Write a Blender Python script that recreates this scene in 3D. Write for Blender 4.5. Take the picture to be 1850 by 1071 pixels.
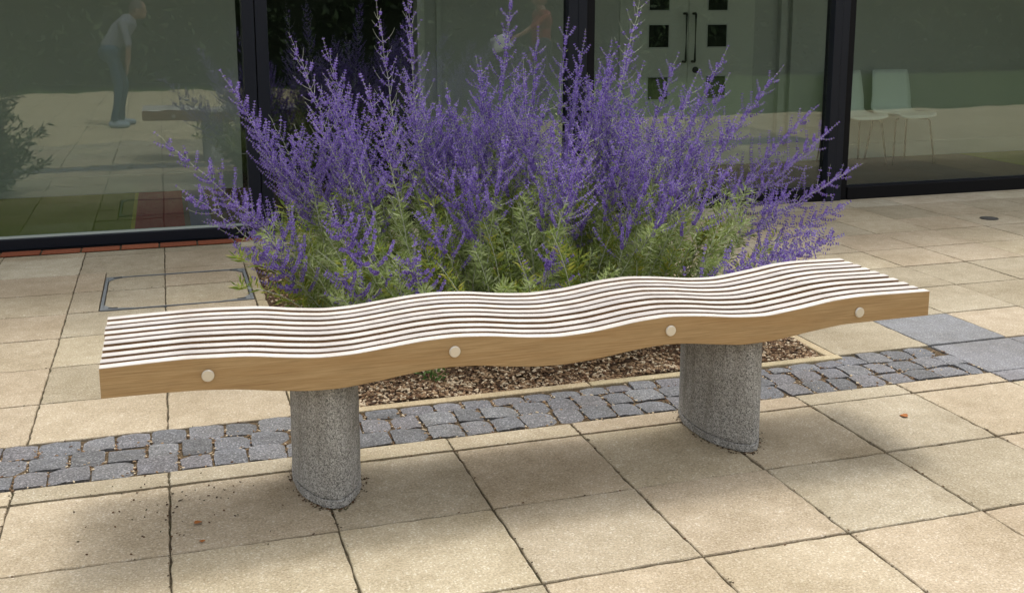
import bpy, bmesh, math, random
import numpy as np
from mathutils import Vector, Matrix

# ------------------------------------------------------------------ scene, camera, sky, sun
for o in list(bpy.data.objects):
    bpy.data.objects.remove(o, do_unlink=True)
scn = bpy.context.scene
COL = scn.collection

cam_d = bpy.data.cameras.new('camera')
cam = bpy.data.objects.new('camera', cam_d)
COL.objects.link(cam)
cam_d.sensor_fit = 'HORIZONTAL'
cam_d.sensor_width = 36.0
cam_d.lens = 1965.35 / 1850 * 36.0
cam_d.shift_y = -(535.5 - 377.25) / 1850
cam_d.clip_start = 0.02
cam_d.clip_end = 500
cam.location = (0.502, -3.400, 1.431)
YAW, PITCH = 0.3083, 0.181
fw = Vector((math.sin(YAW) * math.cos(PITCH), math.cos(YAW) * math.cos(PITCH), -math.sin(PITCH)))
cam.rotation_euler = fw.to_track_quat('-Z', 'Y').to_euler()
scn.camera = cam

SUN = Vector((0.23, 0.50, 1.0)).normalized()          # towards the sun
world = bpy.data.worlds.new('World')
scn.world = world
world.use_nodes = True
wn = world.node_tree
wn.nodes.clear()
sky = wn.nodes.new('ShaderNodeTexSky')
sky.sky_type = 'NISHITA'
sky.sun_disc = False
sky.sun_elevation = math.asin(SUN.z)
sky.sun_rotation = math.atan2(SUN.x, SUN.y)
sky.dust_density = 4.0
sky.air_density = 1.0
hs = wn.nodes.new('ShaderNodeHueSaturation')
hs.inputs['Saturation'].default_value = 0.14           # thin high cloud: a milky sky
bg = wn.nodes.new('ShaderNodeBackground')
bg.inputs['Strength'].default_value = 0.15
wo = wn.nodes.new('ShaderNodeOutputWorld')
wn.links.new(sky.outputs[0], hs.inputs['Color'])
wn.links.new(hs.outputs[0], bg.inputs['Color'])
wn.links.new(bg.outputs[0], wo.inputs['Surface'])

sl = bpy.data.lights.new('sun', 'SUN')
sl.energy = 0.62
sl.angle = math.radians(11.0)
sl.color = (1.0, 0.955, 0.88)
so = bpy.data.objects.new('sun', sl)
COL.objects.link(so)
so.rotation_euler = (-SUN).to_track_quat('-Z', 'Y').to_euler()
so.location = (2, 2, 8)

scn.view_settings.view_transform = 'Standard'
scn.view_settings.look = 'None'
scn.view_settings.exposure = 1.22
scn.view_settings.gamma = 1.0
scn.render.resolution_x, scn.render.resolution_y = 1024, 592

S = 0.45            # one paving slab, metres
rng = random.Random(7)
nrg = np.random.default_rng(11)

# ------------------------------------------------------------------ object helpers
def tag(o, label=None, cat=None, group=None, kind=None):
    if label: o['label'] = label
    if cat: o['category'] = cat
    if group: o['group'] = group
    if kind: o['kind'] = kind
    return o

def empty(name, loc=(0, 0, 0), parent=None):
    o = bpy.data.objects.new(name, None)
    o.empty_display_size = 0.1
    COL.objects.link(o)
    o.location = loc
    if parent: o.parent = parent
    return o

def link_mesh(name, me, parent=None, loc=(0, 0, 0), rz=0.0):
    o = bpy.data.objects.new(name, me)
    COL.objects.link(o)
    o.location = loc
    o.rotation_euler = (0, 0, rz)
    if parent: o.parent = parent
    return o

def mesh_np(name, V, F, mats, smooth=False, midx=None):
    """V (n,3); F list of equal-length index rows (array) or list of lists"""
    me = bpy.data.meshes.new(name)
    if isinstance(F, np.ndarray):
        n, k = F.shape
        me.vertices.add(len(V))
        me.vertices.foreach_set('co', np.asarray(V, np.float32).ravel())
        me.loops.add(n * k)
        me.loops.foreach_set('vertex_index', F.astype(np.int32).ravel())
        me.polygons.add(n)
        me.polygons.foreach_set('loop_start', np.arange(0, n * k, k, dtype=np.int32))
        me.polygons.foreach_set('loop_total', np.full(n, k, np.int32))
        if midx is not None:
            me.polygons.foreach_set('material_index', np.asarray(midx, np.int32))
        me.update(calc_edges=True)
    else:
        me.from_pydata([tuple(v) for v in V], [], F)
        if midx is not None:
            me.polygons.foreach_set('material_index', np.asarray(midx, np.int32))
        me.update()
    for m in (mats if isinstance(mats, (list, tuple)) else [mats]):
        me.materials.append(m)
    if smooth:
        me.polygons.foreach_set('use_smooth', np.ones(len(me.polygons), bool))
    return me

def bm_mesh(name, bm, mats, smooth=False):
    me = bpy.data.meshes.new(name)
    bm.normal_update()
    bm.to_mesh(me)
    bm.free()
    for m in (mats if isinstance(mats, (list, tuple)) else [mats]):
        me.materials.append(m)
    if smooth:
        for p in me.polygons: p.use_smooth = True
    return me

def box_bm(x0, x1, y0, y1, z0, z1, bev=0.0, seg=1, bm=None):
    own = bm is None
    b = bmesh.new()
    bmesh.ops.create_cube(b, size=1.0)
    for v in b.verts:
        v.co = Vector(((x0 + x1) / 2 + v.co.x * (x1 - x0), (y0 + y1) / 2 + v.co.y * (y1 - y0), (z0 + z1) / 2 + v.co.z * (z1 - z0)))
    if bev > 0:
        bmesh.ops.bevel(b, geom=b.edges[:], offset=bev, segments=seg, affect='EDGES', profile=0.5)
    if own: return b
    t = bpy.data.meshes.new('tmp'); b.to_mesh(t); b.free(); bm.from_mesh(t); bpy.data.meshes.remove(t)
    return bm

def box(name, x0, x1, y0, y1, z0, z1, mat, parent=None, bev=0.0, seg=1):
    """a box whose origin is its own centre of base"""
    cx, cy = (x0 + x1) / 2, (y0 + y1) / 2
    b = box_bm(x0 - cx, x1 - cx, y0 - cy, y1 - cy, 0, z1 - z0, bev, seg)
    o = link_mesh(name, bm_mesh(name, b, mat), parent, (cx, cy, z0))
    return o

def tube_np(P, R, sides=6, cap=False):
    """swept tube through points P (n,3), radii R"""
    P = np.asarray(P, float); n = len(P)
    T = np.gradient(P, axis=0)
    T /= np.linalg.norm(T, axis=1)[:, None] + 1e-9
    ref = np.array([0.0, 0, 1]) if abs(T[0][2]) < .9 else np.array([1.0, 0, 0])
    A = np.cross(T, ref); A /= np.linalg.norm(A, axis=1)[:, None] + 1e-9
    B = np.cross(T, A)
    ang = np.arange(sides) * 2 * np.pi / sides
    R = np.broadcast_to(np.asarray(R, float), (n,))
    V = P[:, None, :] + R[:, None, None] * (np.cos(ang)[None, :, None] * A[:, None, :] + np.sin(ang)[None, :, None] * B[:, None, :])
    V = V.reshape(-1, 3)
    F = []
    for i in range(n - 1):
        for j in range(sides):
            a = i * sides + j; b = i * sides + (j + 1) % sides
            F.append((a, b, b + sides, a + sides))
    F = np.array(F)
    return V, F

# ------------------------------------------------------------------ material helpers
class NT:
    def __init__(s, name, rough=0.8, spec=0.3, metal=0.0):
        s.m = bpy.data.materials.new(name); s.m.use_nodes = True
        s.t = s.m.node_tree; s.b = s.t.nodes['Principled BSDF']
        s.b.inputs['Roughness'].default_value = rough
        s.b.inputs['Specular IOR Level'].default_value = spec
        s.b.inputs['Metallic'].default_value = metal
    def n(s, ty, **kw):
        nd = s.t.nodes.new(ty)
        for k, v in kw.items():
            if k in nd.inputs: nd.inputs[k].default_value = v
            else: setattr(nd, k, v)
        return nd
    def l(s, a, b): s.t.links.new(a, b)
    def coords(s, which='Object'):
        return s.n('ShaderNodeTexCoord').outputs[which]
    def pos(s):
        return s.n('ShaderNodeNewGeometry').outputs['Position']
    def noise(s, vec, scale, detail=3, rough=0.6, sc=None):
        if sc:
            mp = s.n('ShaderNodeMapping'); mp.inputs['Scale'].default_value = sc; s.l(vec, mp.inputs[0]); vec = mp.outputs[0]
        nd = s.n('ShaderNodeTexNoise'); nd.inputs['Scale'].default_value = scale
        nd.inputs['Detail'].default_value = detail; nd.inputs['Roughness'].default_value = rough
        s.l(vec, nd.inputs['Vector']); return nd.outputs['Fac']
    def ramp(s, fac, stops):
        r = s.n('ShaderNodeValToRGB'); e = r.color_ramp.elements
        while len(e) < len(stops): e.new(0.5)
        for el, (p, c) in zip(e, stops):
            el.position = p; el.color = (*c, 1) if len(c) == 3 else c
        s.l(fac, r.inputs[0]); return r.outputs[0]
    def mix(s, fac, a, b, mode='MIX'):
        nd = s.n('ShaderNodeMix'); nd.data_type = 'RGBA'; nd.blend_type = mode
        for inp, v in ((0, fac), (6, a), (7, b)):
            if hasattr(v, 'links'): s.l(v, nd.inputs[inp])
            elif inp == 0: nd.inputs[0].default_value = v
            else: nd.inputs[inp].default_value = (*v, 1)
        return nd.outputs[2]
    def math(s, op, a, b=0.0):
        nd = s.n('ShaderNodeMath'); nd.operation = op
        for i, v in enumerate((a, b)):
            if hasattr(v, 'links'): s.l(v, nd.inputs[i])
            else: nd.inputs[i].default_value = v
        return nd.outputs[0]
    def rand(s): return s.n('ShaderNodeObjectInfo').outputs['Random']
    def color(s, c):
        if hasattr(c, 'links'): s.l(c, s.b.inputs['Base Color'])
        else: s.b.inputs['Base Color'].default_value = (*c, 1)
        return s
    def bump(s, h, strength=0.3, dist=0.002):
        nd = s.n('ShaderNodeBump'); nd.inputs['Strength'].default_value = strength; nd.inputs['Distance'].default_value = dist
        s.l(h, nd.inputs['Height']); s.l(nd.outputs[0], s.b.inputs['Normal']); return s

def plain(name, c, rough=0.7, spec=0.3, metal=0.0, var=0.0, scale=40):
    t = NT(name, rough, spec, metal)
    if var:
        f = t.noise(t.coords(), scale, 4)
        t.color(t.mix(f, tuple(x * (1 - var) for x in c), tuple(min(1, x * (1 + var)) for x in c)))
    else: t.color(c)
    return t.m

def concrete_slab(name, base, dark, speck, rmin=0.84, rmax=1.08):
    """pressed exposed-aggregate paving"""
    t = NT(name, 0.85, 0.25)
    p = t.pos()
    big = t.noise(p, 2.3, 4, 0.6)
    mid = t.noise(p, 14, 5, 0.65)
    fine = t.noise(p, 150, 3, 0.75)
    vor = t.n('ShaderNodeTexVoronoi'); vor.inputs['Scale'].default_value = 230; t.l(p, vor.inputs['Vector'])
    c = t.mix(t.ramp(fine, [(0.34, (0, 0, 0)), (0.64, (1, 1, 1))]), dark, base)
    spk = t.ramp(vor.outputs['Color'], [(0.74, (0, 0, 0)), (0.86, (1, 1, 1))])
    c = t.mix(t.math('MULTIPLY', spk, 0.45), c, speck)
    st = t.ramp(mid, [(0.35, (0.86, 0.85, 0.82)), (0.62, (1, 1, 1))])
    c = t.mix(1.0, c, st, 'MULTIPLY')
    st2 = t.ramp(big, [(0.36, (0.84, 0.82, 0.78)), (0.60, (1.02, 1.02, 1.02))])
    c = t.mix(1.0, c, st2, 'MULTIPLY')
    damp = t.ramp(t.noise(p, 1.05, 5, 0.62), [(0.60, (1, 1, 1)), (0.74, (0.78, 0.765, 0.73))])
    c = t.mix(1.0, c, damp, 'MULTIPLY')
    r = t.rand()
    rv = t.ramp(r, [(0.0, (rmin, rmin * 0.99, rmin * 0.97)), (0.35, (0.97, 0.975, 0.99)), (0.6, (1.03, 0.975, 0.975)), (1.0, (rmax, rmax, rmax * 0.98))])
    c = t.mix(1.0, c, rv, 'MULTIPLY')
    t.color(c)
    t.bump(t.math('ADD', fine, t.math('MULTIPLY', vor.outputs['Distance'], 0.6)), 0.35, 0.003)
    return t.m

M = {}
M['slab'] = concrete_slab('buff_slab', (0.435, 0.378, 0.27), (0.26, 0.215, 0.145), (0.62, 0.58, 0.49))
M['slab_grey'] = concrete_slab('grey_slab', (0.215, 0.217, 0.228), (0.105, 0.107, 0.115), (0.42, 0.42, 0.43))
M['slab_pale'] = concrete_slab('pale_slab', (0.49, 0.44, 0.34), (0.33, 0.29, 0.21), (0.68, 0.65, 0.56))
M['sett'] = concrete_slab('granite_sett', (0.19, 0.192, 0.202), (0.066, 0.067, 0.072), (0.44, 0.445, 0.46), 0.8, 1.15)
M['kerb'] = concrete_slab('kerb', (0.44, 0.37, 0.235), (0.29, 0.235, 0.14), (0.6, 0.55, 0.43))

t = NT('joint_dirt', 0.95, 0.1)
f = t.noise(t.pos(), 90, 4)
g = t.noise(t.pos(), 9, 3)
c = t.ramp(f, [(0.3, (0.035, 0.028, 0.018)), (0.7, (0.15, 0.12, 0.078))])
c = t.mix(t.ramp(g, [(0.5, (0, 0, 0)), (0.65, (0.6, 0.6, 0.6))]), c, (0.045, 0.055, 0.018))
t.color(c).bump(f, 0.8, 0.006); M['dirt'] = t.m

t = NT('sett_joint', 0.95, 0.1)
f = t.noise(t.pos(), 130, 4)
c = t.ramp(f, [(0.3, (0.04, 0.03, 0.018)), (0.55, (0.10, 0.07, 0.04)), (0.75, (0.18, 0.135, 0.08))])
t.color(c).bump(f, 0.8, 0.006); M['sett_joint'] = t.m

t = NT('soil', 0.95, 0.1)
f = t.noise(t.pos(), 60, 5)
t.color(t.ramp(f, [(0.3, (0.035, 0.022, 0.013)), (0.7, (0.13, 0.085, 0.05))])).bump(f, 1.0, 0.02); M['soil'] = t.m

# ------------------------------------------------------------------ ground sheets
def sheet(name, x0, x1, y0, y1, z, mat, kind='structure'):
    cx, cy = (x0 + x1) / 2, (y0 + y1) / 2
    me = mesh_np(name, np.array([(x0 - cx, y0 - cy, 0), (x1 - cx, y0 - cy, 0), (x1 - cx, y1 - cy, 0), (x0 - cx, y1 - cy, 0)]), np.array([[0, 1, 2, 3]]), mat)
    o = link_mesh(name, me, None, (cx, cy, z))
    if kind: o['kind'] = kind
    return o

t = NT('grass_ground', 0.95, 0.1)
f = t.noise(t.pos(), 30, 5)
t.color(t.ramp(f, [(0.3, (0.035, 0.055, 0.018)), (0.7, (0.075, 0.105, 0.035))])).bump(f, 0.8, 0.03); M['grass_ground'] = t.m
sheet('ground', -180, 180, -180, 180, -0.09, M['grass_ground'])

# distant terrace: joints too far away to pick apart, so they are in the material
t = NT('terrace_paving', 0.88, 0.2)
p = t.pos()
br = t.n('ShaderNodeTexBrick'); br.offset = 0.0; br.squash = 1.0
br.inputs['Scale'].default_value = 1.0
br.inputs['Brick Width'].default_value = S; br.inputs['Row Height'].default_value = S
br.inputs['Mortar Size'].default_value = 0.004; br.inputs['Mortar Smooth'].default_value = 0.1
br.inputs['Color1'].default_value = (0.42, 0.345, 0.22, 1); br.inputs['Color2'].default_value = (0.47, 0.39, 0.255, 1)
br.inputs['Mortar'].default_value = (0.07, 0.055, 0.035, 1)
mp = t.n('ShaderNodeMapping'); mp.inputs['Location'].default_value = (0, 0.11, 0)
t.l(p, mp.inputs[0]); t.l(mp.outputs[0], br.inputs['Vector'])
st = t.ramp(t.noise(p, 3, 5), [(0.3, (0.82, 0.8, 0.77)), (0.65, (1, 1, 1))])
t.color(t.mix(1.0, br.outputs['Color'], st, 'MULTIPLY')).bump(t.noise(p, 200, 3), 0.3, 0.003)
M['terrace'] = t.m
XW, XE, YS, YN = -2.0 * S, 16.4 * S, -4.2 * S, 7.95 * S
PAV = {}
def frame_sheet():
    xs = [-14, XW, XE, 26]; ys = [-9.6, YS, YN]
    V = []; F = []
    def quad(a, b, c, d):
        i = len(V); V.extend([(a, c, 0), (b, c, 0), (b, d, 0), (a, d, 0)]); F.append((i, i + 1, i + 2, i + 3))
    quad(-14, 4.6, -9.6, YS); quad(4.6, 26, -2.75, YS); quad(-14, XW, YS, YN); quad(XE, 26, YS, YN)
    me = mesh_np('terrace', np.array(V, float), np.array(F), M['terrace'])
    o = link_mesh('terrace', me); o['kind'] = 'structure'
frame_sheet()

# ------------------------------------------------------------------ paving slabs
def slab_mesh(name, mat, seed, rough=0.0024, th=0.045, n=13):
    """unit slab 1 x 1 about its centre, top at z=0, worn arris; scaled by the object"""
    r = random.Random(seed)
    ring = []
    for side in range(4):
        for i in range(n):
            u = -0.5 + i / n
            p = [(u, -0.5), (0.5, u), (-u, 0.5), (-0.5, -u)][side]
            ring.append(p)
    V = []; F = []
    N = len(ring)
    def jit(a): return r.uniform(-a, a)
    js = [(jit(rough / S), jit(rough / S)) for _ in ring]
    chip = [0.0] * N
    for _ in range(5):
        chip[r.randrange(N)] = r.uniform(0.004, 0.012)
    for k, ins, z in ((0, 0.0, -th), (1, 0.0, -0.003), (2, 0.005, 0.0)):
        for i, (x, y) in enumerate(ring):
            d = math.hypot(x, y)
            q = ins + (chip[i] if k == 2 else chip[i] * 0.5 if k == 1 else 0)
            sx = (0.5 - q) / 0.5
            V.append((x * sx + js[i][0], y * sx + js[i][1], z))
    for k in range(2):
        for i in range(N):
            a = k * N + i; b = k * N + (i + 1) % N
            F.append((a, b, b + N, a + N))
    F.append(tuple(range(2 * N, 3 * N)))
    return mesh_np(name, V, F, mat)

SLABS = {k: [slab_mesh('slab', M[k], 31 * i + 5) for i in range(5)] for k in ('slab', 'slab_grey', 'slab_pale')}
GAP = 0.0052
def lay(parent, kind, x0, x1, y0, y1, z=0.0, name='slab', gap=GAP):
    """slab between grid lines (metres)"""
    me = rng.choice(SLABS[kind])
    o = link_mesh(name, me, parent)
    cx, cy = (x0 + x1) / 2, (y0 + y1) / 2
    o.location = (cx - parent.location.x, cy - parent.location.y, z + rng.uniform(-0.0014, 0.0010) - parent.location.z)
    o.scale = (x1 - x0 - gap, y1 - y0 - gap * 1.75, 1)
    o.rotation_euler = (rng.uniform(-.003, .003), rng.uniform(-.003, .003), rng.uniform(-.002, .002))
    return o

COLX = [-2, -1, 0, 1, 2, 3, 4, 5, 6, 7, 8, 8.92, 9.87, 10.8, 11.75, 12.7, 13.65, 14.6, 15.5, 16.4]
FRONT = [0, -0.244, -1.233, -2.222, -3.211, -4.2]
NORTH = [0.80, 1.70, 2.66, 3.62, 4.53, 5.44, 6.36, 7.36, 7.64]
NORTH_R = [0.82, 1.72, 2.70, 3.66, 4.55, 5.50, 6.36, 7.39, 7.95]

front = sheet('front_paving', XW, XE, YS, 0.0, -0.009, M['dirt'])
for i in range(len(COLX) - 1):
    for j in range(len(FRONT) - 1):
        kd = 'slab'
        if i >= 10 and j == 0: kd = 'slab_grey'
        lay(front, kd, COLX[i] * S, COLX[i + 1] * S, FRONT[j + 1] * S, FRONT[j] * S)

rear = sheet('rear_paving', XW, XE, 0.80 * S, YN, -0.0095, M['dirt'])
BED_W, BED_E, BED_S, BED_N = 1.96, 6.98, 0.715, 6.36
MH = (0.315, 1.955, 4.53, 6.08)       # manhole frame in slab units
for i in range(3):                    # west of the bed: columns -2..1 and the cut column to the kerb
    pass
west_cols = [-2, -1, 0, 1, 1.96]
for i in range(len(west_cols) - 1):
    for j in range(len(NORTH) - 1):
        a, b, c, d = west_cols[i], west_cols[i + 1], NORTH[j], NORTH[j + 1]
        if a >= 0 and 4.5 < c < 6.3:
            # cut round the manhole cover
            if a == 0: lay(rear, 'slab', 0, MH[0] * S, c * S, d * S)
            if c > 5.4: lay(rear, 'slab', max(a, MH[0]) * S, b * S, MH[3] * S, d * S)
            continue
        lay(rear, 'slab_pale' if rng.random() < 0.06 else 'slab', a * S, b * S, c * S, d * S)
mid_cols = [1.96, 3, 4, 5, 6, 6.98]
for i in range(len(mid_cols) - 1):
    for j in range(6, len(NORTH_R) - 1):
        lay(rear, 'slab_pale' if j == 7 else 'slab', mid_cols[i] * S, mid_cols[i + 1] * S, NORTH_R[j] * S, NORTH_R[j + 1] * S)
east_cols = [6.98] + COLX[10:]
for i in range(len(east_cols) - 1):
    for j in range(len(NORTH_R) - 1):
        kd = 'slab'
        if j == 7: kd = 'slab_pale'
        if i == 1 and j == 0: kd = 'slab_grey'
        lay(rear, kd, east_cols[i] * S, east_cols[i + 1] * S, NORTH_R[j] * S, NORTH_R[j + 1] * S)

# ------------------------------------------------------------------ granite sett band
def sett_mesh(seed):
    """hand-cropped granite sett, unit plan size, uneven outline and top"""
    r = random.Random(seed); n = 6
    V = []; F = []
    q = [(r.uniform(-.03, .03), r.uniform(-.035, .035)) for _ in range(4)]      # pulled corners
    tl = (r.uniform(-.004, .004), r.uniform(-.004, .004))
    for j in range(n):
        for i in range(n):
            u = i / (n - 1); v = j / (n - 1)
            x = u - .5; y = v - .5
            w = ((1 - u) * (1 - v), u * (1 - v), u * v, (1 - u) * v)
            x += sum(a * b[0] for a, b in zip(w, q)); y += sum(a * b[1] for a, b in zip(w, q))
            e = max(abs(2 * u - 1), abs(2 * v - 1))
            cr = (abs(2 * u - 1) * abs(2 * v - 1)) ** 3
            x *= 1 - 0.035 * cr; y *= 1 - 0.035 * cr
            if e > 0.99: x += r.uniform(-.016, .016); y += r.uniform(-.018, .018)
            z = r.uniform(-.0016, .0016) + tl[0] * (2 * u - 1) + tl[1] * (2 * v - 1) - (0.0022 if e > 0.99 else 0) - 0.003 * cr
            V.append((x, y, z))
    for j in range(n - 1):
        for i in range(n - 1):
            a = j * n + i; F.append((a, a + 1, a + n + 1, a + n))
    edge = [i for i in range(n)] + [j * n + n - 1 for j in range(1, n)] + [(n - 1) * n + i for i in range(n - 2, -1, -1)] + [j * n for j in range(n - 2, 0, -1)]
    base = len(V)
    for k in edge: V.append((V[k][0] * 1.02, V[k][1] * 1.02, -0.05))
    m = len(edge)
    for k in range(m):
        F.append((edge[(k + 1) % m], edge[k], base + k, base + (k + 1) % m))
    return mesh_np('sett', V, F, M['sett'])
SETTS = [sett_mesh(100 + i) for i in range(14)]
band = sheet('sett_band', XW, 8.0 * S, 0.0, 0.80 * S, -0.0075, M['sett_joint'])
JX = []
for row in range(3):
    y0 = (0.02 + row * 0.262) * S
    x = XW + (0.0, -0.13, 0.06)[row] * S - 0.1
    while x < 7.98 * S:
        w = rng.uniform(0.215, 0.30) * S
        x1 = min(x + w, 8.0 * S)
        if x1 - x > 0.05 and x > XW - 0.02:
            yn = y0 + 0.262 * S
            if row == 2 and BED_W * S - 0.02 < (x + x1) / 2 < 6.98 * S: yn = min(yn, 0.715 * S)
            o = link_mesh('sett', rng.choice(SETTS), band)
            o.location = ((x + x1) / 2 - band.location.x, (y0 + yn) / 2 - band.location.y + rng.uniform(-.003, .003), 0.0085 + rng.uniform(-.0025, .002))
            o.scale = ((x1 - x - rng.uniform(0.006, 0.012)) , (yn - y0 - 0.0045) , 1)
            o.rotation_euler = (rng.uniform(-.03, .03), rng.uniform(-.03, .03), rng.uniform(-.035, .035))
        JX.append((x1, y0, min(y0 + 0.262 * S, 0.70 * S)))
        x = x1
# grey flags carrying the band on to the right
greys = sheet('grey_flag_band', 8.0 * S, XE, 0.0, 0.80 * S, -0.018, M['dirt'])
gx = [8.0, 8.92, 9.87, 10.8, 11.75, 12.7, 13.65, 14.6, 15.5, 16.4]
for i in range(len(gx) - 1):
    lay(greys, 'slab_grey', gx[i] * S, gx[i + 1] * S, 0.0, 0.81 * S)

# ------------------------------------------------------------------ planting bed with edging
bed = empty('planting_bed', ((BED_W + BED_E) / 2 * S, (BED_S + BED_N) / 2 * S, 0)); 
def bed_soil():
    nx, ny = 60, 50
    X = np.linspace((BED_W + 0.1) * S, (BED_E - 0.1) * S, nx); Y = np.linspace((BED_S + 0.1) * S, (BED_N - 0.1) * S, ny)
    V = []
    for y in Y:
        for x in X:
            d = min(x - X[0], X[-1] - x, y - Y[0], Y[-1] - y)
            z = -0.004 + 0.034 * min(1, d / 0.5) + 0.006 * math.sin(x * 13 + y * 7) + 0.005 * math.sin(y * 19 - x * 5) + rng.uniform(-.003, .003)
            V.append((x - bed.location.x, y - bed.location.y, z))
    F = np.array([(j * nx + i, j * nx + i + 1, (j + 1) * nx + i + 1, (j + 1) * nx + i) for j in range(ny - 1) for i in range(nx - 1)])
    return mesh_np('soil', np.array(V), F, M['soil'], smooth=True)
bs = link_mesh('soil', bed_soil(), bed)
bed['kind'] = 'structure'
def kerbs(axis, fixed0, fixed1, a, b):
    n = max(1, round((b - a) / 0.92)); L = (b - a) / n
    for k in range(n):
        q0, q1 = a + k * L + 0.003, a + (k + 1) * L - 0.003
        x0, x1, y0, y1 = (q0, q1, fixed0, fixed1) if axis == 'x' else (fixed0, fixed1, q0, q1)
        o = box('kerb', x0 - bed.location.x, x1 - bed.location.x, y0 - bed.location.y, y1 - bed.location.y, -0.10, 0.004 + rng.uniform(-.002, .002), M['kerb'], bed, 0.006, 2)
kerbs('x', BED_S * S + 0.003, (BED_S + 0.115) * S, BED_W * S, BED_E * S)
kerbs('x', (BED_N - 0.115) * S, BED_N * S - 0.004, BED_W * S, BED_E * S)
kerbs('y', BED_W * S + 0.002, (BED_W + 0.115) * S, (BED_S + 0.115) * S + 0.002, (BED_N - 0.115) * S - 0.002)
kerbs('y', (BED_E - 0.115) * S, BED_E * S - 0.004, (BED_S + 0.115) * S + 0.002, (BED_N - 0.115) * S - 0.002)

def soil_z(x, y):
    X0, X1, Y0, Y1 = (BED_W + 0.1) * S, (BED_E - 0.1) * S, (BED_S + 0.1) * S, (BED_N - 0.1) * S
    d = np.minimum(np.minimum(x - X0, X1 - x), np.minimum(y - Y0, Y1 - y))
    return -0.004 + 0.034 * np.clip(d / 0.5, 0, 1) + 0.006 * np.sin(x * 13 + y * 7) + 0.005 * np.sin(y * 19 - x * 5)

def chips(name, X, Y, Z, size, mats, aspect=(0.35, 0.8), flat=0.5):
    """loose flat chips: low boxes, random turn; one stuff mesh"""
    n = len(X)
    L = nrg.uniform(size[0], size[1], n); W = L * nrg.uniform(aspect[0], aspect[1], n); H = L * 0.12 + 0.001
    T = np.array([(-.5, -.5, 0), (.5, -.4, 0), (.45, .5, 0), (-.5, .4, 0), (-.42, -.42, 1), (.42, -.35, 1), (.4, .42, 1), (-.42, .35, 1)])
    Vt = T[None] * np.stack([L, W, H], 1)[:, None, :]
    a = nrg.uniform(0, 2 * np.pi, n); tx = nrg.normal(0, flat, n) * 0.6; ty = nrg.normal(0, flat, n) * 0.6
    def rot(V, ang, i, j):
        c, s_ = np.cos(ang)[:, None], np.sin(ang)[:, None]
        A = V[:, :, i] * c - V[:, :, j] * s_; B = V[:, :, i] * s_ + V[:, :, j] * c
        V = V.copy(); V[:, :, i] = A; V[:, :, j] = B; return V
    Vt = rot(Vt, tx, 1, 2); Vt = rot(Vt, ty, 0, 2); Vt = rot(Vt, a, 0, 1)
    Vt[:, :, 0] += np.asarray(X)[:, None]; Vt[:, :, 1] += np.asarray(Y)[:, None]; Vt[:, :, 2] += np.asarray(Z)[:, None]
    Ft = np.array([(4, 5, 6, 7), (0, 1, 5, 4), (1, 2, 6, 5), (2, 3, 7, 6), (3, 0, 4, 7)])
    F = (Ft[None] + (np.arange(n) * 8)[:, None, None]).reshape(-1, 4)
    mi = np.repeat(nrg.integers(0, len(mats), n), 5)
    o = link_mesh(name, mesh_np(name, Vt.reshape(-1, 3), F, mats, midx=mi))
    o['kind'] = 'stuff'
    return o
BARK = [plain('bark_a', (0.11, 0.060, 0.032), 0.9, 0.15, var=0.4), plain('bark_b', (0.20, 0.125, 0.07), 0.9, 0.15, var=0.4), plain('bark_c', (0.28, 0.19, 0.11), 0.9, 0.15, var=0.3), plain('bark_d', (0.055, 0.032, 0.02), 0.9, 0.15, var=0.4), plain('bark_e', (0.47, 0.38, 0.26), 0.85, 0.2, var=0.3)]
n = 26000
bx = nrg.uniform((BED_W + 0.13) * S, (BED_E - 0.13) * S, n); by = (BED_S + 0.13) * S + (BED_N - BED_S - 0.26) * S * nrg.uniform(0, 1, n) ** 1.7
o = chips('bark_mulch', bx, by, soil_z(bx, by) + nrg.uniform(0.0, 0.009, n), (0.006, 0.021), BARK)
tag(o, 'brown bark mulch covering the planting bed under the sage', 'mulch')
# litter caught between the setts and along the joints
n = 1700
lx = nrg.uniform(XW, 7.9 * S, n); ly = nrg.uniform(0.01, 0.79, n) * S
rowl = (np.round((ly / S - 0.02) / 0.262) * 0.262 + 0.02) * S
ly = np.where(nrg.uniform(0, 1, n) < 0.6, rowl + nrg.normal(0, 0.006, n), ly)
jx = np.array(JX); pick = nrg.integers(0, len(jx), n); inj = nrg.uniform(0, 1, n) < 0.6
lx = np.where(inj, jx[pick, 0] + nrg.normal(0, 0.004, n), lx)
ly = np.where(inj, jx[pick, 1] + (jx[pick, 2] - jx[pick, 1]) * nrg.uniform(0.05, 0.95, n), ly)
ly = np.clip(ly, 0.004, 0.70 * S)
o = chips('leaf_litter', lx, ly, nrg.uniform(-0.006, 0.0, n), (0.004, 0.012), BARK[0:3] + BARK[4:], flat=0.25)
tag(o, 'bits of bark and leaf litter lodged between the granite setts', 'litter')
n = 980
ccx = np.array(COLX[:12]); ccy = np.array(FRONT + NORTH[:6])
pick = nrg.uniform(0, 1, n) < 0.55
X = nrg.uniform(-1.0, 9.0, n); Y = nrg.choice(ccy, n) + nrg.normal(0, 0.012, n)
X2 = nrg.choice(ccx, n) + nrg.normal(0, 0.012, n); Y2 = nrg.uniform(-3.3, 0.0, n)
X = np.where(pick, X, X2); Y = np.where(pick, Y, Y2)
# scatter of loose crumbs under the left end of the bench
k = 70
X[:k] = nrg.normal(1.1, 0.35, k); Y[:k] = nrg.normal(-0.5, 0.3, k)
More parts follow.
